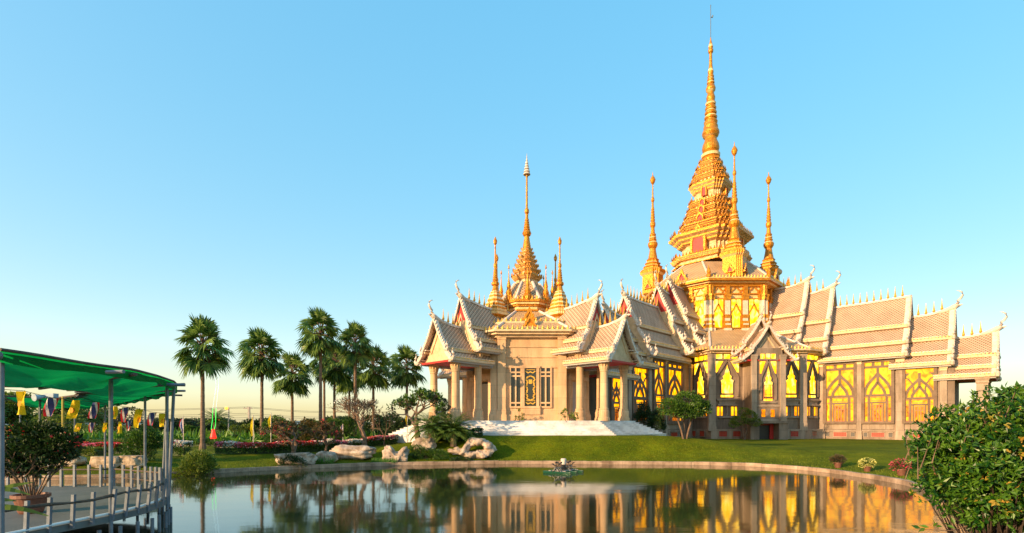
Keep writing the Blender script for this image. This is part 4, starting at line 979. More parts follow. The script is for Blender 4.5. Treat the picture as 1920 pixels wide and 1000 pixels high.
def foliage(rg, blobs, n, L, W, mi=lambda rg, q: 0, shell=.45, zb=.35, orient=.6):
    mb = MB(); vol = [b[3] * b[4] * b[5] for b in blobs]; tot = sum(vol)
    for b, v in zip(blobs, vol):
        for _ in range(int(n * v / tot) + 1):
            d = rdir(rg); r = rg.uniform(shell, 1) ** .6; nz = 1 + .22 * noise.noise(Vector((d.x * 2 + b[0], d.y * 2 + b[1], d.z * 2 + b[2])))
            p = Vector((b[0] + d.x * b[3] * r * nz, b[1] + d.y * b[4] * r * nz, b[2] + d.z * b[5] * r * nz))
            if noise.noise(p * (1.3 / max(.3, min(b[3], b[5])))) < -.28: continue
            q = (d * orient + rdir(rg, zb) * (1 - orient)).normalized()
            leaf(mb, p, q, rdir(rg, .6), L * rg.uniform(.6, 1.25), W * rg.uniform(.7, 1.2), mi(rg, d))
    return mb
def branch_tree(mb, rg, p, d, L, r, depth, tips, spread=.6, n=6, up=.25, kids_=(2, 3), shrink=.72):
    pts = [p]; q = Vector(p); dd = Vector(d)
    for _ in range(3):
        dd = (dd + rdir(rg) * .16 + Vector((0, 0, up * .25))).normalized(); q = q + dd * L / 3; pts.append(q)
    r = max(r, .012); mb.tube(pts, [r, r * .88, r * .76, r * .66], n, 0)
    if depth == 0: tips.append((q, dd)); return
    for _ in range(rg.randint(*kids_)):
        nd = (dd + rdir(rg, .1) * spread).normalized(); branch_tree(mb, rg, q, nd, L * rg.uniform(shrink - .12, shrink + .1), r * .64, depth - 1, tips, spread, max(3, n - 1), up, kids_, shrink)

# ---- palms
def palm_crown(seed, nf=46, Rr=2.2):
    rg = random.Random(seed); mb = MB(); sk = MB(); stems = MB()
    for i in range(nf):
        t = i / (nf - 1); az = i * 2.39996 + rg.uniform(-.2, .2); el = R(lerp(84, -48, t ** .9) + rg.uniform(-14, 14))
        d = Vector((math.cos(az) * math.cos(el), math.sin(az) * math.cos(el), math.sin(el))); h = Vector((math.cos(az), math.sin(az), 0))
        pl = Rr * rg.uniform(.36, .60); c0 = Vector((0, 0, lerp(.25, -.35, t))); p1 = c0 + d * pl * .6 + Vector((0, 0, .06)); p2 = c0 + d * pl - Vector((0, 0, .10 * math.cos(el)))
        stems.tube([c0, p1, p2], [.035, .025, .018], 4)
        dd = (p2 - p1).normalized(); sd = dd.cross(Vector((0, 0, 1)))
        if sd.length < .1: sd = Vector((-h.y, h.x, 0))
        sd.normalize(); nn = sd.cross(dd); rl = rg.uniform(-.9, .9); sd, nn = sd * math.cos(rl) + nn * math.sin(rl), nn * math.cos(rl) - sd * math.sin(rl); fr = Rr * rg.uniform(.44, .54); nb = 17; dr_ = .5 * math.cos(el) ** 2 + .06
        for k in range(nb):
            a = R(lerp(-118, 118, k / (nb - 1)) + rg.uniform(-3, 3)); v = dd * math.cos(a) + sd * math.sin(a) + nn * (.12 * abs(math.sin(a)) + rg.uniform(-.06, .06)); L = fr * (1 - .22 * abs(a) / R(118)) * rg.uniform(.9, 1.08)
            side = v.cross(nn).normalized(); w_ = .075 * Rr / 2.2
            m1 = p2 + v * L * .5 - Vector((0, 0, .22 * dr_ * L)); tip = p2 + v * L * .92 - Vector((0, 0, L * dr_ * rg.uniform(.7, 1.15)))
            j = len(mb.v); mb.v += [tuple(p2 + side * w_ * .25), tuple(p2 - side * w_ * .25), tuple(m1 - side * w_), tuple(m1 + side * w_), tuple(tip), tuple(m1 + nn * -.04)]
            mb.f += [(j, j + 1, j + 2, j + 5), (j, j + 5, j + 3), (j + 5, j + 2, j + 4), (j + 5, j + 4, j + 3)]; mb.m += [0] * 4
    for i in range(26):
        az = rg.uniform(0, 6.28); z = -.35 - rg.uniform(0, .45); p = Vector((math.cos(az) * .16, math.sin(az) * .16, z)); q = p + Vector((math.cos(az) * rg.uniform(.15, .5), math.sin(az) * rg.uniform(.15, .5), -rg.uniform(.5, .95)))
        for k in range(5):
            e = q + Vector((rg.uniform(-.16, .16), rg.uniform(-.16, .16), -.2)); j = len(sk.v); sk.v += [tuple(p), tuple((p + e) / 2 + Vector((.04, .03, 0))), tuple(e)]; sk.f.append((j, j + 1, j + 2)); sk.m.append(0)
    return mb, stems, sk
def mesh_only(mb, name, m):
    me = bpy.data.meshes.new(name); me.from_pydata(mb.v, [], mb.f); me.materials.append(m); me.polygons.foreach_set('material_index', mb.m); return me
CR = []
for sdn in (1, 2, 3):
    a, b_, c_ = palm_crown(sdn); CR.append((mesh_only(a, 'crown', PALM), mesh_only(b_, 'leaf_stems', BARK), mesh_only(c_, 'dead_leaves', PALMD)))
def fan_palm(px, ptop, pcy, Y, rpx, label, k, lean=0., bend=0.):
    g = gat(px, Y); zc = CZ + (HY - pcy) * Y / FP; sc = rpx * Y / FP / 1.8
    r = thing('fan_palm', g, label, 'palm tree', 'tall fan palms in the garden')
    H = zc - g.z; mb = MB(); pr = []
    for i in range(25):
        t = i / 24; rad = lerp(.21, .12, t ** .6) * (1.35 if i < 2 else 1) + (.012 if i % 2 else 0); pr.append((rad, t * (H - .2)))
    mb.lathe(pr, 0, 0, 10)
    mb.v = [(x + bend * (z / H) ** 2 * H * .05, y, z - .1) for x, y, z in mb.v]
    tr = mb.build('trunk', [PBARK], None); tr.parent = r
    loc = Vector((bend * H * .05, 0, H))
    cr = bpy.data.objects.new('crown', CR[k % 3][0]); C.objects.link(cr); cr.parent = r; cr.location = loc; cr.scale = (sc, sc, sc * 1.02); cr.rotation_euler = (0, 0, k * 1.7)
    for me, nm in ((CR[k % 3][1], 'leaf_stems'), (CR[k % 3][2], 'dead_leaves')):
        o = bpy.data.objects.new(nm, me); C.objects.link(o); o.parent = cr
    return r
for a in [(380, 590, 650, 44, 49, 'tall fan palm standing alone nearest the green canopy, leftmost of the tall palms', 0),
          (491, 610, 664, 52, 43, 'fan palm with round drooping crown, second tall palm from the green canopy', 1),
          (548, 660, 703, 58, 37, 'short fan palm in the gap before the tallest palm, third from the canopy', 2),
          (601, 573, 624, 50, 41, 'tallest fan palm, its crown highest above the bare frangipani trees', 1),
          (608, 640, 672, 66, 32, 'fan palm half hidden straight behind the tallest palm', 0),
          (627, 640, 682, 60, 38, 'low fan palm just right of the tallest palm, crown merging with its neighbours', 2),
          (666, 600, 645, 54, 36, 'slim tall fan palm whose crown rises above the big bare frangipani', 0),
          (655, 680, 706, 70, 30, 'low dark fan palm behind the slim one, deep in the palm group', 1),
          (700, 645, 690, 58, 38, 'bushy dark fan palm between the slim palm and the one by the shrine', 2),
          (763, 632, 688, 62, 36, 'fan palm closest to the shrine porch, pale leaves behind the leafy frangipani', 1),
          ]: fan_palm(*a)

def feather_palm(px, Y, zc_px, rpx, label, nf=34, trunk=.3, seed=3, cat='palm tree', droop=1., name='date_palm'):
    g = gat(px, Y); zc = CZ + (HY - zc_px) * Y / FP - g.z; Rr = rpx * Y / FP; rg = random.Random(seed)
    r = thing(name, g, label, cat); mb = MB(); mb.lathe([(trunk * 1.25, -.1), (trunk, zc * .2), (trunk * .85, zc * .6), (trunk * 1.1, zc * .95)], 0, 0, 9); o = mb.build('trunk', [PBARK]); o.parent = r
    mb = MB()
    for i in range(nf):
        t = i / (nf - 1); az = i * 2.39996; el = R(lerp(80, -5, t)); h = Vector((math.cos(az), math.sin(az), 0)); p = Vector((0, 0, zc)); pts = []; n = 9
        for k in range(n + 1):
            u = k / n; e = el - R(75) * u ** 1.4 * droop; pts.append(p.copy()); p = p + (h * math.cos(e) + Vector((0, 0, math.sin(e)))) * Rr * 1.15 / n
        mb.tube(pts, [.03 * (1 - .8 * k / n) for k in range(n + 1)], 3)
        for k in range(1, n + 1):
            for s_ in (0, .5):
                a = pts[k - 1].lerp(pts[k], s_); d = (pts[k] - pts[k - 1]).normalized(); sd = d.cross(Vector((0, 0, 1)))
                if sd.length < .1: sd = Vector((-h.y, h.x, 0))
                sd.normalize(); L = Rr * .27 * math.sin(math.pi * min(.95, (k + s_) / (n + 1))) ** .6
                for sg in (-1, 1): leaf(mb, a, (d * .6 + sd * sg * .8 - Vector((0, 0, .22))).normalized(), Vector((0, 0, 1)), L, L * .13 + .02)
    o = mb.build('crown', [PALM]); o.parent = r; return r
feather_palm(405, 62, 790, 30, 'short feathery date palm behind the green light strings near the street lamp', trunk=.32)
feather_palm(172, 66, 788, 38, 'drooping feathery palm seen through the flags under the green canopy', seed=5, trunk=.28, droop=1.3)

# ---- frangipani and other garden trees
def branchy(px, Y, label, H, trunk_r, depth, leafm, nl, Ls, Ws, seed, flowers=None, nfl=0, spread=.7, cat='tree', name='frangipani_tree', base=None, width=1., kids_=(2, 3), bark=None, first=.30, zb=.4, shrink=.72, hw=None):
    g = base if base is not None else gat(px, Y); rg = random.Random(seed); r = thing(name, g, label, cat); mb = MB(); tips = []
    branch_tree(mb, rg, Vector((0, 0, -.1)), Vector((rg.uniform(-.1, .1), 0, 1)), H * first, trunk_r, depth, tips, spread, 7, .22, kids_, shrink)
    zmax = max(t[0].z for t in tips); xq = sorted(abs(t[0].x) for t in tips)[int(len(tips) * .93)] or 1; k = H * .97 / zmax; width = min(3.5, (hw or xq) / xq)
    mb.v = [(x * width, y * width, z * k) for x, y, z in mb.v]
    o = mb.build('trunk', [bark or BARK]); o.parent = r
    lm = MB(); fm = MB()
    for t, d in tips:
        t = Vector((t.x * width, t.y * width, t.z * k))
        for _ in range(nl):
            a = t + rdir(rg) * Ls * rg.uniform(0, .9); q = rdir(rg, zb); leaf(lm, a, q, rdir(rg, .5), Ls * rg.uniform(.6, 1.2), Ws * rg.uniform(.7, 1.2), 0)
        if nfl and rg.random() < nfl:
            for _ in range(rg.randint(3, 6)): leaf(fm, t + rdir(rg) * .12, rdir(rg, .5), rdir(rg, .5), .13, .12, 0)
    if lm.f: o = lm.build('crown', [leafm]); o.parent = r
    if fm.f: o = fm.build('blossoms', [flowers]); o.parent = r
    return r
FRANG = mat('mixed_autumn_leaf', (.03, .05, .01), .5, (.16, .10, .02), 1.5, island=.7, trans=.3)
branchy(548, 37, 'low spreading frangipani with sparse leaves and red blossoms behind the flat slab rock', 2.9, .13, 6, FRANG, 11, .17, .08, 11, FRED, .10, spread=.85, width=1.35, first=.2, shrink=.8, hw=1.7)
branchy(610, 40, 'small bare frangipani with dense reddish twigs left of the big bare one', 2.6, .11, 6, FRANG, 6, .15, .06, 12, FRED, .06, spread=.85, width=1.2, first=.2, shrink=.8, hw=1.2)
branchy(683, 41, 'big nearly bare frangipani with white blossoms at its twig ends', 4.6, .12, 7, FRANG, 1, .16, .06, 13, FWHITE, .04, spread=.62, width=1.15, first=.16, shrink=.82, kids_=(2, 3), hw=2.35)
branchy(720, 45, 'slender bare tree with thin grey twigs right of the big bare frangipani', 3.3, .09, 6, FRANG, 1, .15, .06, 27, FWHITE, .03, spread=.7, width=1.1, name='bare_tree', first=.22, shrink=.78, hw=1.1)
branchy(786, 42, 'leafy frangipani with dark green rosettes in front of the shrine porch', 4.3, .13, 6, LEAF, 9, .30, .13, 14, FWHITE, .03, spread=.8, width=1.3, first=.2, shrink=.78, hw=2.2)
# young saplings and round trees on the lawn
def gp(px, py): return grd(px, py)
branchy(970, 0, 'thin sapling with few pale leaves before the middle of the white steps', 2.4, .05, 4, LEAFY, 9, .17, .09, 21, spread=.75, cat='sapling', name='sapling', base=gp(970, 815), width=1.0, bark=BARK, hw=0.55)
branchy(1062, 0, 'forked sapling with sparse yellowish leaves before the right end of the steps', 2.4, .05, 4, LEAFY, 9, .16, .09, 22, spread=.9, cat='sapling', name='sapling', base=gp(1064, 816), width=1.15, bark=BARK, hw=0.9)
def round_tree(base, label, H, blobs, seed, n, L=.22, leafm=LEAF, trunks=3, name='garden_tree', cat='tree', tw=.07, bark=BARK):
    rg = random.Random(seed); r = thing(name, base, label, cat); mb = MB()
    for k in range(trunks):
        a = rg.uniform(-.5, .5); x = (k - (trunks - 1) / 2) * .35
        mb.tube([(x * .4, a * .2, -.15), (x, a * .3, H * .18), (x * 1.6 + rg.uniform(-.1, .1), a * .5, H * .36), (x * 2.2, a, H * .62)], [tw * 1.3, tw, tw * .8, tw * .4], 6)
        for j in range(4): mb.tube([(x * 1.6, a * .5, H * .36), (x * 1.8 + rg.uniform(-.6, .6), rg.uniform(-.6, .6), H * .55), (x * 2 + rg.uniform(-1.2, 1.2), rg.uniform(-1, 1), H * .75)], [tw * .5, tw * .35, tw * .15], 5)
    o = mb.build('trunk', [bark]); o.parent = r
    f = foliage(rg, blobs, n, L, L * .5); o = f.build('crown', [leafm]); o.parent = r; return r
round_tree(gp(1284, 824), 'round dense dark green tree on crooked pale trunks left of the temple body', 4.0, [(-1.0, 0, 2.6, 1.15, 1.1, .75), (.2, 0, 3.0, 1.3, 1.2, .9), (1.25, 0, 2.5, .95, 1, .7), (0.2, -.4, 2.3, 1.5, 1.1, .6)], 31, 7500, .2)
round_tree(gp(1396, 825), 'open airy light green tree in front of the temple porch bay', 3.6, [(-.7, 0, 2.5, 1.1, .9, .6), (.6, 0, 3.1, 1.0, .8, .7), (1.35, 0, 2.3, .9, .8, .5), (-.1, 0, 3.7, .75, .6, .5), (-1.4, 0, 2.0, .65, .6, .4)], 32, 4200, .19, LEAFY, 2)
def shrub(base, label, blobs, n, seed, L=.14, leafm=LEAFD, name='shrub', cat='shrub', W=None, fl=None, nfl=0, FL=.09):
    rg = random.Random(seed); r = thing(name, base, label, cat); f = foliage(rg, blobs, n, L, W or L * .5, shell=.3); o = f.build('foliage', [leafm]); o.parent = r
    mb = MB()
    for b in blobs:
        for k in range(6): mb.tube([(b[0] * .6 + rg.uniform(-.1, .1), b[1] * .6, -.05), (b[0] + rg.uniform(-.5, .5) * b[3], b[1] + rg.uniform(-.5, .5) * b[4], b[2])], [.025, .008], 4)
    o = mb.build('stems', [BARK]); o.parent = r
    if fl:
        f2 = foliage(rg, blobs, nfl, FL, FL * .9, shell=.85, zb=.5); o = f2.build('flowers', [fl]); o.parent = r
    return r
shrub(gat(1207, 60.5), 'clipped dark conical shrub at the right end of the white steps, the left one', [(0, 0, 1.5, 1.25, 1.1, 1.6), (.0, 0, 2.7, .8, .8, 1.2)], 9000, 41, .16)
shrub(gat(1231, 58.5), 'clipped dark rounded shrub beside the conical one, nearer the round tree', [(0, 0, 1.2, 1.1, 1.0, 1.35), (.1, 0, 2.3, .7, .7, .8)], 7500, 42, .16)

def shrub_later(px, Y, w_, h, k):
    o = shrub(gat(px, Y), 'leafy green shrub in the belt of planting behind the hedges and palm trunks', [(0, 0, h * .5, w_ * .6, w_ * .5, h * .6), (w_ * .35, 0, h * .7, w_ * .4, w_ * .4, h * .4), (-w_ * .4, 0, h * .45, w_ * .4, w_ * .4, h * .4)], 2300, 200 + k, .17, [LEAF, LEAFY, LEAFD][k % 3]); o['group'] = 'shrubs behind the hedges'; return o
# ---- far trees, hedges and ground cover on the left
def far_tree(px, Y, top, wpx, label, seed, n=2600, leafm=LEAFD, L=None):
    g = gat(px, Y); H = CZ + (HY - top) * Y / FP - g.z; wd = wpx * Y / FP / 2; rg = random.Random(seed); r = thing('broadleaf_tree', g, label, 'tree', 'broad trees on the far side of the garden')
    mb = MB(); mb.tube([(0, 0, -.2), (.1, 0, H * .3), (0, .1, H * .6)], [.28, .2, .1], 7)
    bl = []
    for k in range(6):
        x = rg.uniform(-.7, .7) * wd; bl.append((x, rg.uniform(-.4, .4) * wd, H * rg.uniform(.55, .75), wd * rg.uniform(.35, .5), wd * .45, H * rg.uniform(.18, .26)))
        mb.tube([(0, 0, H * .35), (x * .6, 0, H * .5), (x, 0, H * .65)], [.14, .09, .04], 5)
    bl.append((0, 0, H * .3, wd * .9, wd * .5, H * .3))
    o = mb.build('trunk', [BARK]); o.parent = r
    L = L or .42; o = foliage(rg, bl, n, L, L * .55).build('crown', [leafm]); o.parent = r; return r
FT = [(20, 60, 730, 95, 'light green tree seen above the railing at the far left under the canopy', 1, LEAFY), (80, 70, 745, 110, 'wide olive tree behind the flags at the far left', 2, LEAF), (215, 90, 762, 90, 'tall dark tree behind the feathery palm under the canopy', 3, LEAFD), (345, 95, 784, 105, 'low dark tree between the canopy corner and the first tall palm', 4, LEAFD), (402, 100, 783, 95, 'dark tree behind the short date palm', 5, LEAFD), (290, 110, 783, 80, 'dark tree beyond the canopy corner posts', 6, LEAFD),
      (437, 90, 792, 45, 'dark tree beside the glowing street lamp', 7, LEAFD), (490, 70, 783, 80, 'dark rounded tree at the foot of the second tall palm', 8, LEAFD), (528, 76, 786, 58, 'green tree behind the second yellow flag', 9, LEAF), (590, 84, 788, 70, 'green tree behind the trunks of the palm group', 10, LEAF), (650, 90, 780, 95, 'dark tree behind the big bare frangipani', 11, LEAFD), (712, 80, 776, 90, 'dark tree to the left of the side stairs', 12, LEAFD), (765, 86, 784, 60, 'dark tree behind the leafy frangipani by the shrine', 13, LEAFD), (820, 100, 786, 60, 'distant dark tree seen between the porch columns', 14, LEAFD), (-60, 55, 735, 120, 'tree outside the canopy at the far left edge', 15, LEAF),
      (1905, 75, 722, 75, 'dark tree rising behind the foreground bush at the right edge', 16, LEAF), (1850, 85, 745, 60, 'distant tree beyond the open end porch of the temple', 17, LEAF)]
for px, Y, top, wpx, lb, sdn, lm in FT: far_tree(px, Y, top, wpx, lb, sdn, 5200, lm)
for k, (px, Y, top, wpx, lb, lm) in enumerate(((522, 50, 776, 62, 'low bushy tree between the two yellow flags and the frangipani', LEAF), (585, 47, 782, 50, 'low reddish green bushy tree at the foot of the tallest palm', None), (640, 52, 778, 60, 'bushy green low tree behind the small bare frangipani', LEAF), (738, 53, 774, 62, 'dense low tree left of the leafy frangipani and the side stairs', LEAFD), (455, 58, 792, 40, 'small leafy tree beside the concrete utility pole', LEAFY), (360, 57, 796, 44, 'small leafy tree at the foot of the first tall palm', LEAF), (100, 48, 768, 90, 'leafy tree behind the bougainvillea under the canopy', LEAFY))):
    o = far_tree(px, Y, top, wpx, lb, 60 + k, 4600, lm or FRANG, .2); o['group'] = 'low trees among the palm trunks'
rg = random.Random(31); mb = MB()           # blades of grass along the bank
for _ in range(60000):
    X = rg.uniform(-24, 22); Y = rg.uniform(21, 43); sd_ = pond_sd(X, Y) if rg.random() < 1 else 0
    if not (.22 < sd_ < 4.2) or rg.random() < (sd_ - .2) / 5: continue
    hgt = rg.uniform(.04, .10) * (1.5 if noise.noise(Vector((X * .8, Y * .8, 3))) > .2 else 1); d = Vector((rg.uniform(-.4, .4), rg.uniform(-.4, .4), 1)).normalized(); p = Vector((X, Y, gz(X, Y, sd_) - .01)); a = rg.uniform(0, 3.14); s_ = Vector((math.cos(a), math.sin(a), 0)) * .02
    mb.face([p - s_, p + s_, p + d * hgt])
o = mb.build('grass', [mat('grass_blades', (.06, .10, .004), .9, (.20, .24, .02), .8, island=.6, trans=.3)]); tag(o, 'short rough grass on the bank above the kerb', 'grass', kind='stuff')
# banana-like leafy ground cover
rg = random.Random(77); mb = MB()
for i in range(520):
    X = rg.uniform(-60, -14); Y = rg.uniform(50, 62)
    z = gz(X, Y)
    for k in range(7):
        d = rdir(rg, .9); d.z = abs(d.z); L = rg.uniform(.5, 1.4); leaf(mb, Vector((X, Y, z)) + Vector((rg.uniform(-.2, .2), rg.uniform(-.2, .2), rg.uniform(0, .7))), d.normalized(), rdir(rg, .5), L, L * .3)
o = mb.build('leafy_ground_cover', [mat('banana_leaf', (.05, .15, .01), .4, (.18, .34, .03), .6, island=.5, trans=.35)]); tag(o, kind='stuff', label='bright green leafy plants growing in a band behind the hedges', cat='ground cover')
def hedge(pts, h, w_, label, seed, leafm, n, L=.11, flowers=None, name='hedge', cat='hedge'):
    """pts: list of (px, Y) giving the hedge's line"""
    P = [gat(px, Y) for px, Y in pts]; rg = random.Random(seed); r = thing(name, P[0], label, cat); O_ = P[0]; mb = MB(); fms = [MB() for _ in (flowers or [])]; Lt = sum((b_ - a).length for a, b_ in zip(P, P[1:]))
    for a, b_ in zip(P, P[1:]):
        k = int(n * (b_ - a).length / Lt); d = (b_ - a).normalized(); nn = Vector((-d.y, d.x, 0))
        for _ in range(k):
            t = rg.random(); v = rg.uniform(-1, 1); zz = rg.random() ** .5; p = a.lerp(b_, t); hh = h * (1 + .25 * noise.noise(p * .9)); e = rg.random() < .5
            v = v if e else math.copysign(1 - .25 * rg.random() * zz, -1 if rg.random() < .75 else 1)
            q = p + nn * v * w_ / 2 * (1 if e else .95) + Vector((0, 0, hh * (zz if not e else 1) + rg.uniform(-.06, .06)))
            q.z = gz(q.x, q.y) + (hh * zz if not e else hh * (1 - .25 * v * v)) + rg.uniform(-.04, .05)
            leaf(mb, q - O_, rdir(rg, .5), rdir(rg, .5), L * rg.uniform(.7, 1.3), L * .55)
            if flowers and rg.random() < .42 and (e or zz > .6):
                pick = noise.noise(Vector((p.x * .55, p.y * .55, seed))); j = 0 if pick < -.08 else (1 if pick < .12 else 2); j = min(j, len(fms) - 1)
                if rg.random() < .2: j = rg.randrange(len(fms))
                for _2 in range(2): leaf(fms[j], q - O_ + Vector((0, 0, .05)), rdir(rg, .6), rdir(rg, .5), .10, .10)
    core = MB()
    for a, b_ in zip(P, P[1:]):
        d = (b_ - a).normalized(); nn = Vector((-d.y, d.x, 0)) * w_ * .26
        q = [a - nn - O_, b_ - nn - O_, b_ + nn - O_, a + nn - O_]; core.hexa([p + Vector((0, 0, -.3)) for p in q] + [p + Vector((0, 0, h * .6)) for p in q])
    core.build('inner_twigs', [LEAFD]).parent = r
    mb.build('foliage', [leafm]).parent = r
    for f, m_ in zip(fms, flowers or []):
        if f.f: f.build('flowers', [m_]).parent = r
    return r
hedge([(405, 38), (480, 38.8), (560, 40.5), (650, 43), (740, 47)], .75, 1.2, 'long low hedge of red, pink and white flowers behind the rocks', 1, LEAF, 16000, .12, [FWHITE, FPINK, FRED], 'flower_hedge')
hedge([(330, 36.2), (352, 36.2)], .9, 1.2, 'short clump of red and white flowers left of the round bush by the water', 2, LEAF, 1800, .12, [FRED, FWHITE], 'flower_hedge')
hedge([(100, 39), (230, 39)], .7, 1.4, 'pink and red flower bed seen through the railing posts', 3, LEAF, 7000, .12, [FPINK, FRED, FRED], 'flower_hedge')
hedge([(40, 36), (190, 36)], .55, 1.3, 'low clipped yellow green hedge behind the far railing', 4, LEAFY, 7000, .10)
hedge([(330, 52), (470, 51), (560, 52)], .5, .8, 'clipped dark hedge running below the leafy ground cover', 5, LEAF, 6000, .12)
hedge([(590, 46), (700, 48.5), (800, 51)], .6, .9, 'dark clipped hedge behind the frangipani trees', 6, LEAFD, 6500, .12)
hedge([(-100, 46), (120, 46), (330, 48)], .8, 1., 'long light green hedge behind the potted bougainvillea', 7, LEAFY, 9000, .13)
hedge([(478, 56), (545, 57)], .6, .9, 'short dark red leaved hedge behind the yellow flags', 8, mat('red_leaf', (.10, .012, .01), .5, (.28, .03, .02), 2, island=.6, trans=.3), 2500, .13)
hedge([(845, 43.3), (905, 43.0)], .55, .8, 'dark low planting at the foot of the white steps, left end', 9, LEAFD, 2600, .11)
rg0 = random.Random(55)
for k, (px, Y, w_, h) in enumerate(((340, 54, 1.6, 1.1), (395, 56, 1.9, 1.3), (440, 53, 1.5, 1.0), (505, 55, 1.8, 1.2), (565, 52, 1.6, 1.2), (590, 56, 1.8, 1.6), (630, 52, 1.7, 1.3), (655, 58, 2.2, 1.9), (705, 55, 2.0, 1.6), (745, 60, 2.0, 1.6), (300, 56, 1.8, 1.2), (250, 58, 2.0, 1.5), (190, 55, 1.6, 1.2), (120, 57, 2.0, 1.5), (50, 55, 1.8, 1.4))):
    o = shrub_later(px, Y, w_, h, k)
# round bush by the water and the one behind the deck
shrub(gat(370, 30.5), 'round yellow green bush overhanging the water right of the canopy posts', [(0, 0, .85, 1.05, .9, .95), (.2, 0, 1.2, .8, .7, .75), (-.3, -.2, .5, .9, .8, .55)], 7500, 51, .13, LEAFY, cat='bush', name='bush')
shrub(gat(266, 33), 'rounded green bush behind the railing under the canopy corner', [(0, 0, 1.0, 1.2, .9, 1.1), (.4, 0, 1.4, .8, .7, .8)], 7000, 52, .13, LEAF, cat='bush', name='bush')
g = gat(548, 34.8); shrub(g, 'dark low shrub hanging over the kerb before the flat slab rock', [(0, -.3, .25, .85, .5, .5), (.5, -.3, .15, .6, .4, .4)], 3000, 53, .11)
shrub(gat(798, 38.8), 'low dark shrub with reddish tips between the rocks at the kerb', [(0, 0, .35, 1.3, .5, .45), (-.7, 0, .6, .7, .5, .45), (1.0, 0, .3, .8, .5, .4)], 4600, 54, .12, LEAF)
shrub(gat(866, 38.6), 'dark low shrub at the kerb before the hollow rock', [(0, 0, .12, .9, .4, .22)], 1800, 55, .10)
for px, Y, lb, sdn in ((601, 36.2, 'tuft of tall bright grass behind the kerb right of the slab rock', 1), (720, 37.3, 'tuft of green grass before the big rock', 2)):
    rg = random.Random(sdn); r = thing('grass_tuft', gat(px, Y), lb, 'grass tuft'); mb = MB()
    for _ in range(420):
        p = Vector((rg.uniform(-.9, .9), rg.uniform(-.25, .25), -.05)); d = Vector((rg.uniform(-.35, .35), rg.uniform(-.35, .35), 1)).normalized(); leaf(mb, p, d, rdir(rg), rg.uniform(.25, .75) * (1 if sdn == 1 else .7), .03)
    mb.build('blades', [mat_cache('bright_grass', (.06, .16, .01))]).parent = r
# sago palm and topiary at the left end of the steps
feather_palm(850, 41.0, 812, 44, 'dark spiky sago palm left of the white steps', nf=60, trunk=.25, seed=8, name='sago_palm', droop=.9)
feather_palm(808, 40.6, 806, 42, 'dark sago palm with a short trunk nearer the leafy frangipani', nf=50, trunk=.22, seed=9, name='sago_palm', droop=1.1)
shrub(gat(826, 44.5), 'dark topiary of stacked round pads beside the sago palms', [(0, 0, 2.3, .5, .4, .3), (.45, 0, 2.7, .45, .4, .28), (-.5, 0, 1.7, .45, .4, .28), (.2, 0, 3.2, .42, .4, .28), (.6, 0, 1.9, .4, .4, .25)], 4500, 57, .11)

shrub(gat(838, 41.6), 'big dark rounded planting beneath the sago palms at the left end of the steps', [(0, 0, .7, 1.2, .8, .8), (.9, 0, .55, .8, .7, .6), (-.9, 0, .6, .8, .6, .6)], 8500, 58, .14)
# ---- rocks
def rock(px, Y, w_, h, d_, label, seed, shape=None, zoff=0, cut=None):
    rg = random.Random(seed); g = gat(px, Y); mb = MB(); n, m_ = 40, 26; off = Vector((seed * 3.1, seed * 1.7, 0)); rings = []
    for j in range(m_ + 1):
        th = math.pi * j / m_
        rg_ = []
        for i in range(n):
            a = 2 * math.pi * i / n; v = Vector((math.cos(a) * math.sin(th), math.sin(a) * math.sin(th), -math.cos(th)))
            sq_ = Vector([math.copysign(abs(c) ** .72, c) for c in v]); q = sq_ * .5
            f = 1 + .22 * noise.noise(v * 1.6 + off) + .12 * noise.noise(v * 4 + off) + .045 * noise.noise(v * 10 + off) - .22 * abs(noise.noise(v * 2.5 - off)) - .08 * abs(noise.noise(v * 7 - off))
            p = Vector((q.x * w_ * f, q.y * d_ * f, q.z * h * 1.15 * f))
            if shape: p = shape(p, w_, h)
            rg_.append((p.x, p.y, p.z + h * .42 + zoff))
        rings.append(rg_)
    mb.loft(rings, 0)
    o = mb.build('rock', [ROCK], smooth=True); o.location = g; tag(o, label, 'rock'); return o
rock(554, 35.1, 2.75, .95, 1.2, 'long flat topped pale slab rock on the kerb, leftmost of the rocks', 1, lambda p, w_, h: Vector((p.x, p.y, min(p.z, h * (.42 + .05 * p.x)))))
rock(612, 36.6, 1.6, .8, 1.0, 'small pale rock partly behind the tall grass tuft', 2)
rock(662, 38.0, 3.5, 1.0, 1.5, 'big pale rock with a dark overhang, largest of the rocks', 3, lambda p, w_, h: Vector((p.x * (1 if p.z > -.05 * h else .86), p.y * (1 if p.z > -.05 * h else .8), p.z)))
rock(742, 38.2, 2.0, 1.25, .9, 'saddle shaped pale rock with two humps near the kerb', 5, lambda p, w_, h: Vector((p.x, p.y, p.z - max(0, .55 * h * math.exp(-((p.x - .1) / (.19 * w_)) ** 2)) * (1 if p.z > 0 else 0))))
rock(795, 40.2, 1.9, 1.0, 1.0, 'dim brown rock half hidden under the shrub by the sago palms', 6)
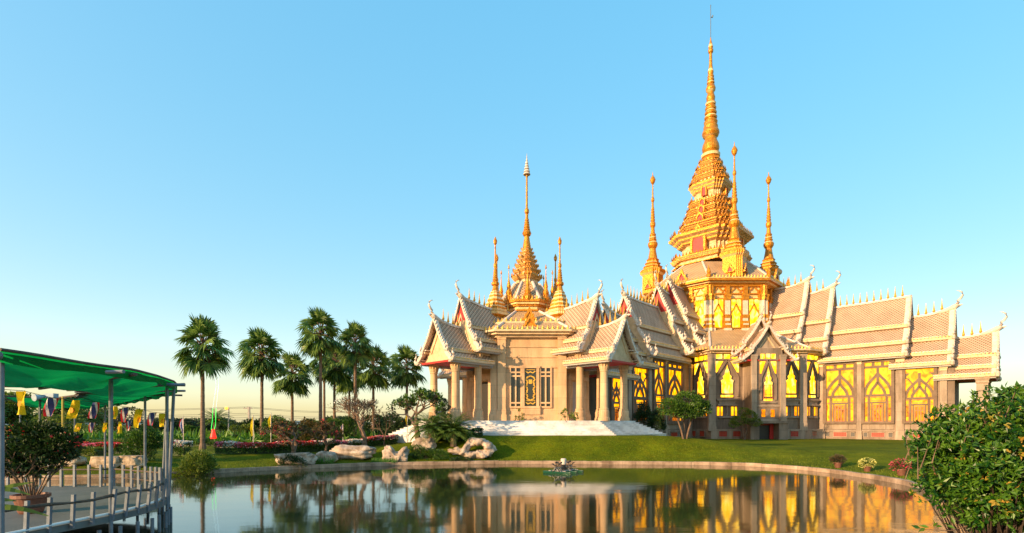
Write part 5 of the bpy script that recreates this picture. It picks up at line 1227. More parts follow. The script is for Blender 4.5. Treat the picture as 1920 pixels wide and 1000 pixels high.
def hollow_rock():
    g = gat(888, 39.9); off = Vector((9, 4, 1)); n, m_ = 64, 24; mb = MB(); rings = []
    path = [(-.85, .30), (-.55, .95), (.0, 1.32), (.75, 1.22), (1.35, .92), (1.45, .55), (.95, .22), (.25, .10), (-.35, .12)]       # a leaning arch of stone
    rad = [.36, .32, .34, .38, .46, .46, .52, .40, .40]
    for i in range(n):
        t = i / n * len(path); a0 = int(t); f_ = t - a0; f_ = f_ * f_ * (3 - 2 * f_)
        P0, P1 = path[a0], path[(a0 + 1) % len(path)]; cx, cz = lerp(P0[0], P1[0], f_), lerp(P0[1], P1[1], f_); r0 = lerp(rad[a0], rad[(a0 + 1) % len(path)], f_)
        t2 = (i + 1) / n * len(path); a1 = int(t2) % len(path); tx, tz = path[(a0 + 1) % len(path)][0] - path[a0][0], path[(a0 + 1) % len(path)][1] - path[a0][1]; L = math.hypot(tx, tz); nx_, nz_ = -tz / L, tx / L
        ox, oz = cx - .3, cz - .65; Lo = math.hypot(ox, oz); nx_, nz_ = ox / Lo, oz / Lo
        ring = []
        for j in range(m_):
            b_ = 2 * math.pi * j / m_; c_, s_ = math.copysign(abs(math.cos(b_)) ** .75, math.cos(b_)), math.copysign(abs(math.sin(b_)) ** .75, math.sin(b_))
            q = Vector((cx + nx_ * c_ * r0, s_ * r0 * 1.6, cz + nz_ * c_ * r0)); f = 1 + .55 * noise.noise(q * 1.7 + off) + .28 * noise.noise(q * 4.5 + off) + .12 * noise.noise(q * 11)
            ring.append((cx + nx_ * c_ * r0 * f, s_ * r0 * 1.6 * f + (cz - .6) * .3, cz + nz_ * c_ * r0 * f))
        rings.append(ring)
    rings.append(rings[0]); mb.loft(rings, 0, False)
    rings = []; off2 = Vector((5, 5, 5))
    for j in range(21):
        th = math.pi * j / 20; ring = []
        for i in range(28):
            a = 2 * math.pi * i / 28; v = Vector((math.cos(a) * math.sin(th), math.sin(a) * math.sin(th), -math.cos(th))); f = 1 + .5 * noise.noise(v * 1.8 + off2) + .25 * noise.noise(v * 5)
            ring.append((v.x * .72 * f - 1.35 - v.z * .30, v.y * .4 * f, v.z * .40 * f + .34))
        rings.append(ring)
    mb.loft(rings, 0)
    o = mb.build('rock', [ROCK], smooth=True); o.location = g; o.scale = (.88,) * 3; tag(o, 'pale hollow rock with a hole through it, nearest the white steps', 'rock')
hollow_rock()
for px, Y, w_, h, lb, sdn in ((120, 31.2, 2.6, .75, 'long low pale rock seen through the left part of the far railing', 11), (202, 31.0, 2.0, .8, 'pale flat rock seen through the middle of the far railing', 12), (248, 31.2, 1.7, .85, 'pale rock seen through the railing left of the corner posts', 13)):
    rock(px, Y, w_, h, 1.0, lb, sdn, lambda p, w_, h: Vector((p.x, p.y, min(p.z, h * .38))))

# ---- plant pots on the bank
def pot_plant(px, py, label, leafm, fl, seed, S=1., n=1500):
    g = grd(px, py); r = thing('potted_plant', g, label, 'potted plant', 'potted plants along the right bank'); mb = MB()
    mb.lathe([(.15 * S, -.02), (.17 * S, .02), (.24 * S, .30 * S), (.27 * S, .31 * S), (.27 * S, .36 * S), (.23 * S, .36 * S), (.21 * S, .32 * S)], 0, 0, 18); mb.build('pot', [CLAY], smooth=False).parent = r
    rg = random.Random(seed); bl = [(0, 0, .60 * S, .46 * S, .42 * S, .28 * S), (.2 * S, 0, .52 * S, .33 * S, .3 * S, .22 * S), (-.24 * S, 0, .50 * S, .30 * S, .3 * S, .22 * S)]
    foliage(rg, bl, n, .09, .05, shell=.2).build('foliage', [leafm]).parent = r
    if fl: foliage(rg, bl, int(n * .5), .07, .06, shell=.8).build('flowers', [fl]).parent = r
pot_plant(1571, 878, 'dark leaved plant in a brown pot, farthest of the three pots on the bank', mat('bronze_leaf', (.03, .04, .012), .5, (.12, .07, .03), 3, island=.6, trans=.2), None, 1, .95)
pot_plant(1626, 885, 'pale yellow flowering plant in a pot, middle of the three on the bank', LEAFY, mat('yellow_petal', (.7, .65, .12), .6, (.8, .78, .35), 3, trans=.2), 2, .9)
pot_plant(1690, 893, 'pink flowering plant in a dark pot, nearest the foreground bush', LEAF, mat('magenta_petal', (.45, .03, .08), .6, (.6, .08, .15), 3, trans=.2), 3, 1.0)

# ---- paddle wheel aerator
c0 = on(1058, 888, 0.); c0.y += .5
ae = thing('pond_aerator', (c0.x, c0.y, 0), 'green floating paddle wheel aerator with a white motor cover on the pond', 'aerator')
def hull(x):
    mb = MB(); rings = []
    for t in range(11):
        u = t / 10; hw = .16 * math.sin(math.pi * (.06 + .88 * u)) ** .4; rings.append([(x - hw, u * 1.9 - .95, .09), (x - hw * .75, u * 1.9 - .95, -.08), (x + hw * .75, u * 1.9 - .95, -.08), (x + hw, u * 1.9 - .95, .09), (x + hw * .8, u * 1.9 - .95, .14), (x - hw * .8, u * 1.9 - .95, .14)])
    mb.loft(rings, 0); o = mb.build('float', [GREENP]); o.parent = ae
for x in (-.78, 0, .78): hull(x)
mb = MB()
for y in (-.35, .35): mb.tube([(-1.0, y, .17), (1.0, y, .17)], .022, 6)
for x in (-.78, 0, .78): mb.tube([(x, -.6, .16), (x, .6, .16)], .022, 6)
mb.tube([(-1.1, 0, .36), (1.1, 0, .36)], .02, 6)
for x in (-.95, .95, -.5, .5): mb.tube([(x, -.2, .17), (x, 0, .36), (x, .2, .17)], .018, 5)
mb.build('frame', [CPOLE]).parent = ae
for x in (-.85, -.45, .45, .85):
    mb = MB()
    for k in range(8):
        a = k * math.pi / 4 + x; ca, sa = math.cos(a), math.sin(a); mb.tube([(x, 0, .36), (x, ca * .30, .36 + sa * .30)], .012, 4)
        p = Vector((x, ca * .31, .36 + sa * .31)); t_ = Vector((0, -sa, ca)); q = Vector((0, ca, sa))
        mb.hexa([p + Vector((sx * .10, 0, 0)) + q * e + t_ * f for f in (-.01, .01) for sx, e in ((-1, -.05), (1, -.05), (1, .06), (-1, .06))])
    mb.build('paddle_wheel', [BLACKP]).parent = ae
mb = MB(); mb.lathe([(.17, .52), (.17, .84), (.14, .88), (.03, .89)], 0, 0, 18); mb.build('motor_cover', [WHITE]).parent = ae
mb = MB(); mb.lathe([(.14, .25), (.14, .52)], 0, 0, 12); mb.box(-.2, .2, -.12, .12, .18, .34); mb.build('gearbox', [BLACKP]).parent = ae; ae.rotation_euler = (0, 0, .95)

# ---- flags, light strings, street furniture
def flag(px, Y, top, bot, kind, label, wpx=10, seed=0, on_=True):
    g = gat(px, Y); H = CZ + (HY - top) * Y / FP - g.z; r = thing('flag', g, label, 'flag'); mb = MB(); mb.tube([(0, 0, -.1), (0, 0, H)], .028, 6); mb.build('pole', [WHITE]).parent = r
    fb = CZ + (HY - bot) * Y / FP - g.z; wd = wpx * Y / FP; mb = MB(); n = 12; ft = H - .08; hh = ft - fb; st = [0, .17, .33, .67, .83, 1]
    mats_ = [FR, FW, FB, FW, FR] if kind == 'thai' else [YELF]
    rows = list(range(n + 1)); ncol = 5 if kind == 'thai' else 4
    for c_ in range(ncol):
        u0, u1 = (st[c_], st[c_ + 1]) if kind == 'thai' else (c_ / ncol, (c_ + 1) / ncol)
        for j in rows[:-1]:
            def P(u, v):
                droop = wd * (.55 + .45 * math.sin(math.pi * min(1, v * 1.25))) ; x = -u * droop * (1 if on_ else -1); return (x, .10 * math.sin(u * 7 + v * 4 + seed) * u, ft - v * hh - u * hh * .15 * (1 - v))
            a, b_ = j / n, (j + 1) / n; mb.face([P(u0, a), P(u1, a), P(u1, b_), P(u0, b_)], c_ if kind == 'thai' else 0)
    mb.build('cloth', mats_).parent = r; return r
flag(475, 42, 778, 818, 'y', 'limp plain yellow flag on a pole left of the second tall palm', 6, 1)
flag(508, 44, 774, 806, 'y', 'limp plain yellow flag on a pole right of the second tall palm', 5, 2)
flag(344, 44, 780, 813, 'thai', 'limp red, white and blue striped flag near the canopy corner', 7, 3)
flag(764, 46, 776, 798, 'y', 'narrow yellow flag behind the leafy frangipani trunk', 4, 4)
flag(643, 46, 795, 810, 'thai', 'small red and white flag among the bare frangipani trees', 5, 5)
r = thing('lit_garden_ornament', gat(400, 46), 'red lit cone ornament hung with glowing green and white light strings', 'light ornament'); Y = 46; zz = lambda y: CZ + (HY - y) * Y / FP - r.location.z; xx = lambda x: (x - 400) * Y / FP
mb = MB(); mb.lathe([(xx(405), zz(823)), (xx(405.5), zz(820)), (xx(403.5), zz(812)), (xx(402.5), zz(807)), (xx(403), zz(805))], 0, 0, 12); mb.build('cone', [REDL]).parent = r
for pts in (((396, 806), (398, 790), (399, 766)), ((402, 805), (404, 798), (404.5, 785), (405, 766))):
    mb = MB(); mb.tube([(xx(x), 0, zz(y)) for x, y in pts], .022, 5); mb.build('green_string', [GSTR]).parent = r
for pts in (((399, 766), (402, 745), (405, 725), (403.5, 697)), ((405, 766), (408, 740), (410, 720), (408.5, 700))):
    mb = MB(); mb.tube([(xx(x), 0, zz(y)) for x, y in pts], .012, 4); mb.build('pale_string', [WSTR]).parent = r
# utility pole and wires
Yp = 85; g = gat(467, Yp); r = thing('utility_pole', g, 'square concrete utility pole with insulators beyond the hedges', 'utility pole'); H = CZ + (HY - 763) * Yp / FP - g.z
mb = MB(); mb.loft([[(a * h, b_ * h, z) for a, b_ in ((-1, -1), (1, -1), (1, 1), (-1, 1))] for h, z in ((.2, -.2), (.13, H))]); mb.build('pole', [CPOLE]).parent = r
mb = MB(); mb.box(-.9, .5, -.06, .06, H - .35, H - .22); mb.box(-.7, .3, -.06, .06, H - 1.1, H - 1.0); mb.build('crossarm', [CPOLE]).parent = r
for k in range(3):
    mb = MB(); mb.lathe([(.05, 0), (.09, .05), (.05, .1), (.08, .15), (.03, .22)], -.8 + k * .55, 0, 8); o = mb.build('insulator', [WHITE]); o.parent = r; o.location = (0, 0, H - .22)
for px_, Yq, top, lb in ((665, 92, 771, 'distant utility pole behind the big bare frangipani'), (-40, 80, 766, 'utility pole beyond the left edge carrying the wires')):
    g2 = gat(px_, Yq); H2 = CZ + (HY - top) * Yq / FP - g2.z; r2 = thing('utility_pole', g2, lb, 'utility pole'); mb = MB(); mb.loft([[(a * h, b_ * h, z) for a, b_ in ((-1, -1), (1, -1), (1, 1), (-1, 1))] for h, z in ((.2, -.2), (.13, H2))]); mb.build('pole', [CPOLE]).parent = r2
    mb = MB(); mb.box(-.9, .5, -.06, .06, H2 - .35, H2 - .22); mb.build('crossarm', [CPOLE]).parent = r2
for k, (y0, y1, y2) in enumerate(((767, 763, 771), (769, 765, 773), (777, 775, 781), (781, 778, 784), (786, 783, 789), (789, 787, 791))):
    mb = MB(); A, B_, D = at(-40, y0, 80), at(467, y1, 85), at(665, y2, 92)
    for p, q in ((A, B_), (B_, D)): mb.tube([p.lerp(q, i / 12) - Vector((0, 0, .35 * math.sin(math.pi * i / 12))) for i in range(13)], .022, 4, cap=False)
    o = mb.build('power_line', [WIRE], origin=A); tag(o, ['topmost thin black power line strung between the utility poles', 'second power line from the top, close under the topmost', 'third power line from the top', 'fourth power line from the top, below the crossarm', 'fifth power line, second from the bottom', 'lowest power line just above the far trees'][k], 'power line', 'power lines beyond the garden')
def street_lamp(px, Y, py, label, s=1.):
    g = gat(px, Y); z = CZ + (HY - py) * Y / FP - g.z; r = thing('street_lamp', g, label, 'street lamp'); mb = MB(); mb.lathe([(.12, -.1), (.07, z - .3), (.05, z)], 0, 0, 8); mb.tube([(0, 0, z), (0, -.5, z + .1)], .04, 6); mb.build('post', [METAL]).parent = r
    mb = MB(); mb.lathe([(.02, -.20 * s), (.15 * s, -.14 * s), (.21 * s, 0), (.15 * s, .14 * s), (.02, .20 * s)], 0, -.6, 12); o = mb.build('lamp', [LAMP], smooth=True); o.parent = r; o.location = (0, 0, z)
street_lamp(429, 70, 766, 'street lamp glowing bright orange right of the short date palm', 1.1)
street_lamp(413, 95, 788, 'faint distant orange street lamp behind the date palm', 1.0)
street_lamp(755, 80, 790, 'small orange lamp glowing behind the leafy frangipani', .9)
# low concrete wall strip and the path
mb = MB(); a = gat(412, 45.5); b_ = gat(520, 46.5); d = (b_ - a).normalized(); nn = Vector((-d.y, d.x, 0)) * .12
q = [a - nn, b_ - nn, b_ + nn, a + nn]; mb.hexa([(p.x, p.y, p.z - .2) for p in q] + [(p.x, p.y, p.z + .32) for p in q]); o = mb.build('garden_wall', [CONC2], origin=a); tag(o, 'low pale concrete wall behind the long flower hedge', 'wall')
# sign panel and spotlight by the porch
g = gat(857, 44.0)
for px, Y, lb in ((861, 43.5, 'small dark spotlight on a stake beside the white pier at the porch'),):
    g = gat(px, Y); r = thing('spotlight', g, lb, 'spotlight'); mb = MB(); mb.tube([(0, 0, -.1), (0, 0, 1.0)], .025, 6); mb.build('stake', [CHAR]).parent = r
    mb = MB(); mb.tube([(0, -.12, 1.0), (0, .02, 1.08), (0, .2, 1.22)], [.10, .14, .15], 10); mb.build('lamp_head', [CHAR]).parent = r
# far hills
mb = MB(); n = 90; prev = None
for i in range(n + 1):
    X = lerp(-2600, 2600, i / n); h = 1 + 46 * max(0, noise.noise(Vector((X * .0016, 2.2, 0))) + .22) + 6 * noise.noise(Vector((X * .01, 0, 0))); cur = [(X, 2300, -2), (X, 2500, max(2, h)), (X, 2900, -2)]
    if prev: mb.face([prev[0], cur[0], cur[1], prev[1]]); mb.face([prev[1], cur[1], cur[2], prev[2]])
    prev = cur
o = mb.build('hills', [mat('far_hill', (.10, .16, .17), .9, (.13, .2, .2), .01)]); tag(o, kind='structure')

# ================================================================= DECK, CANOPY, POTTED PLANT
DZ = .75
def dk(px, py, z=None): return on(px, py, DZ if z is None else z)
near = [(-260, 1075), (-120, 1035), (40, 1000), (119, 984), (205, 968), (270, 953), (306, 940), (318, 932)]
far_ = [(312, 924), (296, 919), (255, 914), (205, 911), (122, 911), (47, 913), (-60, 917), (-260, 925)]
edge = [dk(*p) for p in near + far_]
deck = thing('deck_platform', (edge[2].x, edge[2].y, 0), 'curved grey concrete deck over the pond with a post and bamboo railing', 'deck')
mb = MB(); mb.prism([(p.x, p.y) for p in edge], DZ - .16, DZ); mb.build('floor_slab', [DECKM], deck)
mb = MB(); pts = arc_pts([tuple(p + Vector((0, 0, .05))) for p in edge[:9]], .5)
for _ in range(4): pts = [pts[0]] + [(pts[i - 1] + pts[i] * 2 + pts[i + 1]) / 4 for i in range(1, len(pts) - 1)] + [pts[-1]]
mb.tube(pts, .035, 6); mb.build('edge_pipe', [PVC], deck)
for i in range(0, len(edge) - 1):
    for t in (0., .5):
        p = edge[i].lerp(edge[i + 1], t); c_ = Vector((-9, 14, 0)); p = p + (c_ - p).normalized() * .25; mb = MB(); mb.lathe([(.045, -1.), (.045, DZ - .28)], p.x, p.y, 8); mb.build('pile', [METAL], deck)
def rail_post(x, y, h=.62, s=.04, lean=0):
    s = s * .66
    mb = MB(); mb.loft([[(x + a * s + lean * z, y + b_ * s, DZ - .1 + z) for a, b_ in ((-1, -1), (1, -1), (1, 1), (-1, 1))] for z in (0, h + .1)]); mb.build('railing_post', [METAL], deck)
tops = []
for px, py in ((-70, 1022), (38, 1001), (82, 992), (127, 984), (165, 977), (203, 969), (228, 963), (251, 957), (271, 952), (286, 946), (299, 941)):
    p = dk(px, py); p = p + Vector((.0, .12, 0)); rail_post(p.x, p.y, .66, .05, .10 if px > 200 else .04); tops.append(p + Vector((.03, 0, .50)))
tops.append(dk(314, 934) + Vector((0, 0, .50)))
mb = MB(); pts = arc_pts([tuple(p) for p in tops], .6); rg = random.Random(3); mb.tube([p + Vector((0, -.06, .03 * math.sin(i * 1.3))) for i, p in enumerate(pts)], [.028 + .008 * (i % 3) for i in range(len(pts))], 6); mb.build('bamboo_rail', [BAMB], deck)
bt = []
for px in (-60, 15, 48, 92, 115, 140, 167, 189, 213, 231, 247, 260, 273, 283, 292, 300):
    py = 913 if px < 210 else lerp(911, 921, (px - 210) / 90); p = dk(px, py); rail_post(p.x, p.y, .80, .055); bt.append(p + Vector((0, 0, .62)))
mb = MB(); mb.tube(bt, .03, 6); mb.tube([p - Vector((0, 0, .3)) for p in bt], .018, 5); mb.build('bamboo_rail', [BAMB], deck)

shade = thing('shade_canopy', dk(208, 969), 'green shade net canopy on thin pipe posts over the deck', 'canopy'); CT = 4.22
def ct(px, py, z=CT): return on(px, py, z) if py > HY else Vector(((px - 960) / FP * ((z - CZ) * FP / (HY - py)), (z - CZ) * FP / (HY - py), z))
outer = [(-420, 560), (-200, 622), (0, 662), (60, 670), (120, 680), (170, 688), (210, 693), (250, 698), (295, 709), (326, 719), (333, 726), (322, 733), (290, 742), (250, 750), (215, 757), (175, 762), (120, 762), (40, 759), (-60, 756), (-420, 752)]
inner = [(-420, 690), (-120, 716), (0, 723), (60, 724), (120, 726), (142, 731), (146, 736), (140, 741), (110, 745), (50, 744), (0, 742), (-120, 737), (-420, 725)]
def loop(pts, z): 
    L = [ct(x, y, z) for x, y in pts]; return L
O1 = loop(outer, CT); I1 = loop(inner, CT - .02)
# net panels between the outer rim and the inner opening, sagging between the ribs
def resample(L, n, closed=True):
    L2 = L + [L[0]] if closed else L; seg = [(b_ - a).length for a, b_ in zip(L2, L2[1:])]; tot = sum(seg); out = []; acc = 0; i = 0
    for k in range(n):
        t = tot * k / n
        while acc + seg[i] < t: acc += seg[i]; i += 1
        out.append(L2[i].lerp(L2[i + 1], (t - acc) / seg[i]))
    return out
Po = resample(O1[2:18], 97, False); Pi = resample(I1[2:11], 97, False)
mb = MB(); m_ = 8; rows = []
for k in range(97):
    row = []
    for j in range(m_ + 1):
        v = j / m_; p = Po[k].lerp(Pi[k], v); span = (Po[k] - Pi[k]).length; sag = -.16 * abs(math.sin(math.pi * k / 6)) * math.sin(math.pi * v) * min(1, span / 3) - .10 * math.sin(math.pi * v) * min(1, span / 4) + .03 * noise.noise(p * 1.5)
        row.append(len(mb.v)); mb.v.append((p.x, p.y, p.z + sag))
    rows.append(row)
for k in range(96):
    for j in range(m_): mb.f.append((rows[k][j], rows[k + 1][j], rows[k + 1][j + 1], rows[k][j + 1])); mb.m.append(0)
mb.build('shade_net', [NET], shade, smooth=True)
mb = MB()
n0 = len(mb.v)
for k in range(96):      # skirt folded over the rim pipe
    a, b_ = Po[k], Po[k + 1]; h = .16 + .03 * math.sin(k * .9); h2 = .16 + .03 * math.sin((k + 1) * .9); mb.face([a + Vector((0, 0, .05)), b_ + Vector((0, 0, .05)), b_ - Vector((0, 0, h2)), a - Vector((0, 0, h))])
mb.build('net_hem', [NET], shade)
mb = MB(); mb.tube([p + Vector((0, 0, .06)) for p in Po], .030, 6); mb.build('rim_pole', [BAMB], shade)
mb = MB(); mb.tube([p - Vector((0, 0, .02)) for p in Pi], .04, 6); mb.build('rim_pole', [BAMB], shade)
for k in range(0, 97, 8):
    mb = MB(); d = (Po[k] - Pi[k]).normalized(); mb.tube([Po[k] + d * (.35 if k % 16 else .6) - Vector((0, 0, .08)), Pi[k] - Vector((0, 0, .08))], .04, 6); mb.build('rafter', [BAMB if k % 3 else METAL], shade)
posts = [(2, 8.9, -.5), (208, 12.6, -.5), (313, 15.5, -.8), (319, 15.7, -.8), (272, 20.5, DZ), (197, 27, .1), (75, 24, .1), (118, 22, .1), (38, 31, .3), (140, 36, .3), (308, 17.8, -.5)]
for i, (px, Y, z0) in enumerate(posts):
    X = (px - 960) / FP * Y; mb = MB(); ln = .12 if i in (3, 10) else 0; mb.tube([(X - ln, Y, z0), (X + ln, Y, CT - .02)], .045, 8); mb.build('post', [METAL if i not in (7,) else mat_cache('yellow_pipe', (.35, .28, .04))], shade)
mb = MB(); mb.tube([ct(200, 698, CT - .12), ct(232, 697, CT - .12)], .04, 6); mb.build('crossbar', [METAL], shade); mb = MB(); mb.tube([ct(296, 721, CT - .1), ct(347, 722, CT - .1)], .05, 6); mb.build('crossbar', [METAL], shade)
for px, py, Y, lb in ((99, 757, 20, 'grey loudspeaker box hung under the canopy opening'),):
    p = at(93, 742, Y); r = thing('loudspeaker', p, 'small grey horn loudspeaker fixed under the canopy opening', 'loudspeaker'); mb = MB(); mb.box(-.1, .25, -.12, .12, -.08, .08); mb.build('housing', [mat_cache('blue_grey_plastic', (.25, .32, .36))]).parent = r
    mb = MB(); mb.tube([(-.1, -.1, -.02), (-.2, -.25, -.08), (-.24, -.4, -.10)], [.05, .09, .14], 12); mb.build('horn', [mat_cache('blue_grey_plastic', (.25, .32, .36))]).parent = r
# bunting flags hung below the canopy
FLG = [(43, 754, 10.5, 'y', 18, 44, 'large yellow flag with orange emblem hung under the canopy, nearest the left edge'), (97, 762, 11.5, 't', 17, 34, 'striped red, white and blue flag hanging below the loudspeaker'), (140, 766, 12.3, 'y', 15, 34, 'yellow emblem flag between two striped ones under the canopy middle'), (178, 768, 13.2, 't', 12, 30, 'striped flag hanging just left of the tall middle post'), (215, 772, 14, 'y', 10, 24, 'yellow flag partly behind the tall middle post'), (236, 776, 14.8, 't', 11, 28, 'striped flag leaning right of the tall middle post'), (261, 783, 15.5, 'y', 11, 35, 'yellow flag left of the leaning back post'), (286, 784, 16.4, 't', 11, 24, 'striped flag right of the leaning back post'), (306, 786, 17.4, 'y', 11, 25, 'yellow flag beside the canopy corner posts'),
       (20, 805, 21, 'y', 12, 18, 'small yellow emblem flag low at the left edge'), (147, 800, 22, 'y', 9, 16, 'small yellow flag low behind the bougainvillea'), (173, 800, 23, 't', 8, 18, 'small striped flag low in front of the feathery palm'), (198, 800, 24, 'y', 5, 18, 'narrow yellow flag low beside a back post'), (226, 800, 25, 'y', 8, 22, 'small yellow flag with red hem low under the canopy'), (243, 797, 26, 't', 8, 18, 'small striped flag low under the canopy right part')]
for px, py, Y, kd, wpx, hpx, lb in FLG:
    p = at(px, py - hpx / 2 + 2, Y); r = thing('hanging_flag', p, lb, 'flag', 'small flags strung under the canopy'); wd, hh = wpx * Y / FP, hpx * Y / FP; mb = MB(); n = 8; nc = 5 if kd == 't' else 3; st = [0, .17, .33, .67, .83, 1] if kd == 't' else [0, .33, .67, 1]
    sh = -.14 * hh
    def P(u, v): return ((u - .5) * wd + sh * v, .06 * math.sin(u * 5 + v * 3 + px), -v * hh)
    for c_ in range(nc):
        for j in range(n): mb.face([P(st[c_], j / n), P(st[c_ + 1], j / n), P(st[c_ + 1], (j + 1) / n), P(st[c_], (j + 1) / n)], c_ if kd == 't' else 0)
    mb.build('cloth', [FR, FW, FB, FW, FR] if kd == 't' else [YELF]).parent = r
    if kd == 'y':
        mb = MB(); k = 10; 
        pts = [(math.cos(6.283 * i / k) * wd * .24 + sh * .55, .06 * math.sin(2.5 + 1.6 + px) - .03, -hh * .55 + math.sin(6.283 * i / k) * hh * .15) for i in range(k)]
        mb.face(pts); mb.face([(x, y + .05, z) for x, y, z in reversed(pts)]); mb.build('emblem', [YEMB]).parent = r
mb = MB(); sp = [at(x, y, Y) for x, y, Y in ((-30, 728, 9.5), (43, 733, 10.5), (97, 746, 11.5), (140, 750, 12.3), (178, 754, 13.2), (215, 760, 14), (236, 763, 14.8), (261, 767, 15.5), (286, 773, 16.4), (306, 775, 17.4), (318, 771, 15.7))]; mb.tube(sp, .006, 4); o = mb.build('bunting_cord', [WIRE], origin=sp[0]); tag(o, 'thin dark cord from which the nearer row of small flags hangs', 'cord')
mb = MB(); sp = [at(x, y, Y) for x, y, Y in ((-30, 797, 20), (20, 797, 21), (147, 793, 22), (173, 792, 23), (198, 792, 24), (226, 790, 25), (243, 789, 26), (272, 786, 27))]; mb.tube(sp, .008, 4); o = mb.build('bunting_cord', [WIRE], origin=sp[0]); tag(o, 'thin dark cord from which the farther row of small flags hangs', 'cord')
# big potted bougainvillea on the deck
p = dk(58, 962); bo = thing('potted_bougainvillea', p, 'big dark bougainvillea with red flowers in a clay pot on the deck', 'potted plant'); rg = random.Random(9)
mb = MB(); mb.lathe([(.22, 0), (.25, .04), (.34, .38), (.39, .40), (.39, .48), (.34, .48), (.32, .42)], 0, 0, 24); mb.build('pot', [CLAY], smooth=False).parent = bo
mb = MB(); tips = []
for k in range(15):
    a = k * 2.4; d = Vector((math.cos(a) * rg.uniform(.15, .55), math.sin(a) * rg.uniform(.15, .55), 1)).normalized(); branch_tree(mb, rg, Vector((math.cos(a) * .12, math.sin(a) * .12, .38)), d, .62, .022, 2, tips, .7, 5, .1)
mb.build('stems', [BARK]).parent = bo
bl = [(-.1, 0, 1.45, .85, .65, .48), (.5, 0, 1.7, .65, .55, .42), (-.6, 0, 1.4, .55, .5, .45), (.15, 0, 2.0, .55, .45, .34), (.9, -.05, 1.75, .38, .32, .26), (-.35, 0, 1.95, .5, .45, .28)]
foliage(rg, bl, 8500, .12, .065, shell=.1).build('foliage', [LEAFD]).parent = bo
bl = bl
foliage(rg, [bl[2], bl[5], bl[4]], 300, .07, .065, shell=.8).build('flowers', [FRED]).parent = bo
# strap leaves entering from the left edge
g_ = thing('strap_leaf_plant', dk(-60, 985), 'long arching yellow green strap leaves entering at the left edge', 'plant'); mb = MB(); rg = random.Random(4)
for px0, py0, px1, py1, Y0, Y1 in ((-60, 950, 62, 905, 9.5, 10.5), (-60, 925, 55, 928, 9.2, 9.9), (-60, 955, 90, 968, 9.0, 10.0), (-60, 960, 30, 940, 9.1, 9.6)):
    a, b_ = at(px0, py0, Y0), at(px1, py1, Y1); k = 12; prv = None
    for i in range(k + 1):
        t = i / k; q = a.lerp(b_, t) + Vector((0, 0, .10 * math.sin(math.pi * t))) - g_.location; w_ = .045 * math.sin(math.pi * min(1, .15 + t * .85)) + .004; cur = [q + Vector((0, .02, w_)), q - Vector((0, -.0, w_))]
        if prv: mb.face([prv[0], prv[1], cur[1], cur[0]])
        prv = cur
mb.build('leaves', [LEAFY]).parent = g_

# ================================================================= FOREGROUND BUSH
B0 = Vector((12.0, 12.7, .3)); bu = thing('foreground_bush', B0, 'large glossy green leafy bush on the near bank at the right edge', 'bush'); rg = random.Random(17)
mb = MB(); tips = []
for k in range(150):
    a = rg.uniform(0, 6.28); r0 = rg.uniform(0, .75); d = Vector((math.cos(a) * rg.uniform(.1, .55), math.sin(a) * rg.uniform(.1, .55), 1)).normalized()
    b0 = Vector((math.cos(a) * r0, math.sin(a) * r0, -.25)); L = rg.uniform(1.0, 2.2); mid = b0 + d * L * .5 + rdir(rg) * .1; mb.tube([b0, mid, b0 + d * L + Vector((0, 0, .1))], [.018, .013, .006], 4)
mb.build('stems', [mat_cache('dark_twig', (.035, .022, .014))]).parent = bu
bl = [(.1, 0, 1.75, 1.35, 1.2, 1.0), (-.55, -.1, 1.45, 1.0, .9, .85), (.9, 0, 1.9, 1.1, 1.0, 1.15), (.3, -.2, 2.35, .9, .8, .65), (-.95, -.1, 1.75, .65, .6, .55), (-.2, -.5, 1.0, 1.0, .7, .65), (.8, -.5, 1.1, 1.1, .8, .9), (1.6, .1, 2.1, .9, .9, 1.1), (-1.05, -.2, .95, .6, .5, .45), (-.9, .1, 2.15, .5, .5, .4), (.3, -.5, .45, .8, .5, .4), (-.6, -.3, .55, .5, .4, .35), (1.1, -.6, .5, .9, .5, .45)]
def pick(rg, d): return 1 if rg.random() < .055 else 0
f = MB()
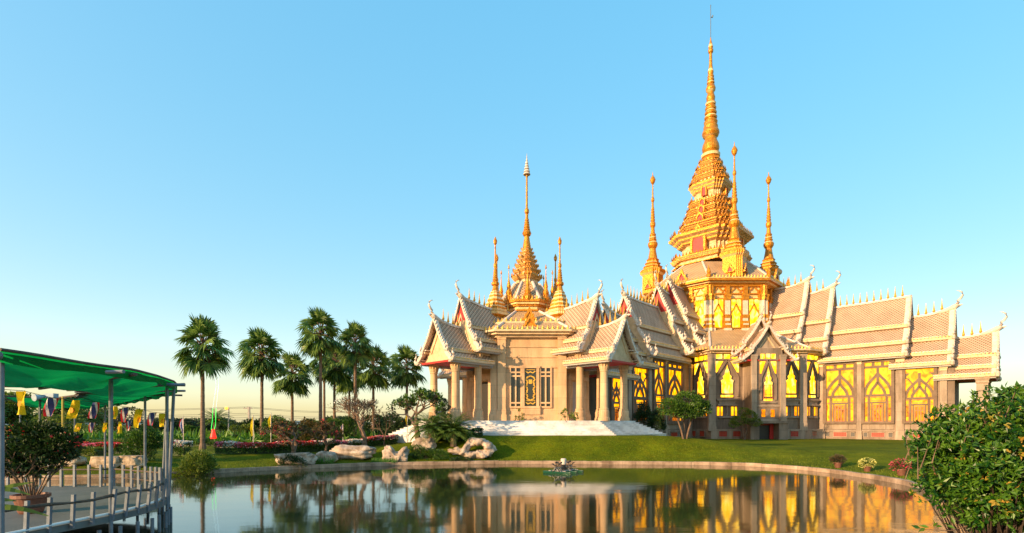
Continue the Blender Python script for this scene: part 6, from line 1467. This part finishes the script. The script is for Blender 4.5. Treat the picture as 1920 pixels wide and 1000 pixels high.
for b_ in bl:
    vol = b_[3] * b_[5]
    for _ in range(int(760 * vol)):
        d = rdir(rg); r_ = rg.uniform(.55, 1) ** .5; nz = 1 + .55 * noise.noise(Vector((d.x * 2.6 + b_[0] * 3, d.y * 2.6, d.z * 2.6 + b_[2] * 3)))
        p = Vector((b_[0] + d.x * b_[3] * r_ * nz, b_[1] + d.y * b_[4] * r_ * nz, b_[2] + d.z * b_[5] * r_ * nz)); ax = (d * .7 + rdir(rg, .6) * .5).normalized(); big = rg.uniform(.75, 1.35); fl = 1 if rg.random() < .05 else 0
        if p.z < .12 or noise.noise(p * 2.4 + Vector((4, 4, 4))) < -.24: continue
        for k in range(rg.randint(5, 8)):       # a rosette of leaves round each twig end
            q = (ax * rg.uniform(.1, .9) + rdir(rg) * .9).normalized(); leaf(f, p + rdir(rg) * .03, q, ax + rdir(rg) * .3, rg.uniform(.07, .15) * big * (.8 if fl else 1), rg.uniform(.04, .07), 1 if fl or rg.random() < .012 else 0, .3)
f.build('foliage', [BUSHL, YOUNG]).parent = bu
mb = MB(); f = MB()
for (sx, sz), n_ in (((-1.35, .15), 9), ((-1.1, .9), 5)):      # a long shoot reaching over the water, and small ones on top
    a = Vector((-.4, -.2, .3)); b_ = Vector((sx - .55, -.3, sz)); mb.tube([a, a.lerp(b_, .5) + Vector((0, 0, -.12)), b_], [.014, .010, .004], 4)
    for k in range(n_): p = a.lerp(b_, .45 + .55 * k / n_) ; leaf(f, p, (rdir(rg, .3) + Vector((-.6, 0, .2))).normalized(), rdir(rg, .5), .17, .075)
for x, z in ((-.75, 2.45), (-.45, 2.75), (.05, 3.05), (-.1, 2.9), (.9, 3.2), (1.5, 3.3)) + tuple((rg.uniform(-1.7, 1.6), 0) for _ in range(60)):
    if z == 0: z = 2.35 + .35 * x + rg.uniform(0, .35) if x < .6 else 2.75 + rg.uniform(0, .45)
    b_ = Vector((x, rg.uniform(-.5, .5), z)); tl = rdir(rg) * .25; mb.tube([b_ - Vector((0, 0, .7)) - tl, b_], [.012, .005], 4)
    for k in range(11): leaf(f, b_ - Vector((0, 0, .03 * k)), rdir(rg, .5), rdir(rg, .5), .16, .07)
mb.build('shoots', [BARK]).parent = bu; f.build('shoot_leaves', [BUSHL]).parent = bu
bu.scale = (1.18,) * 3
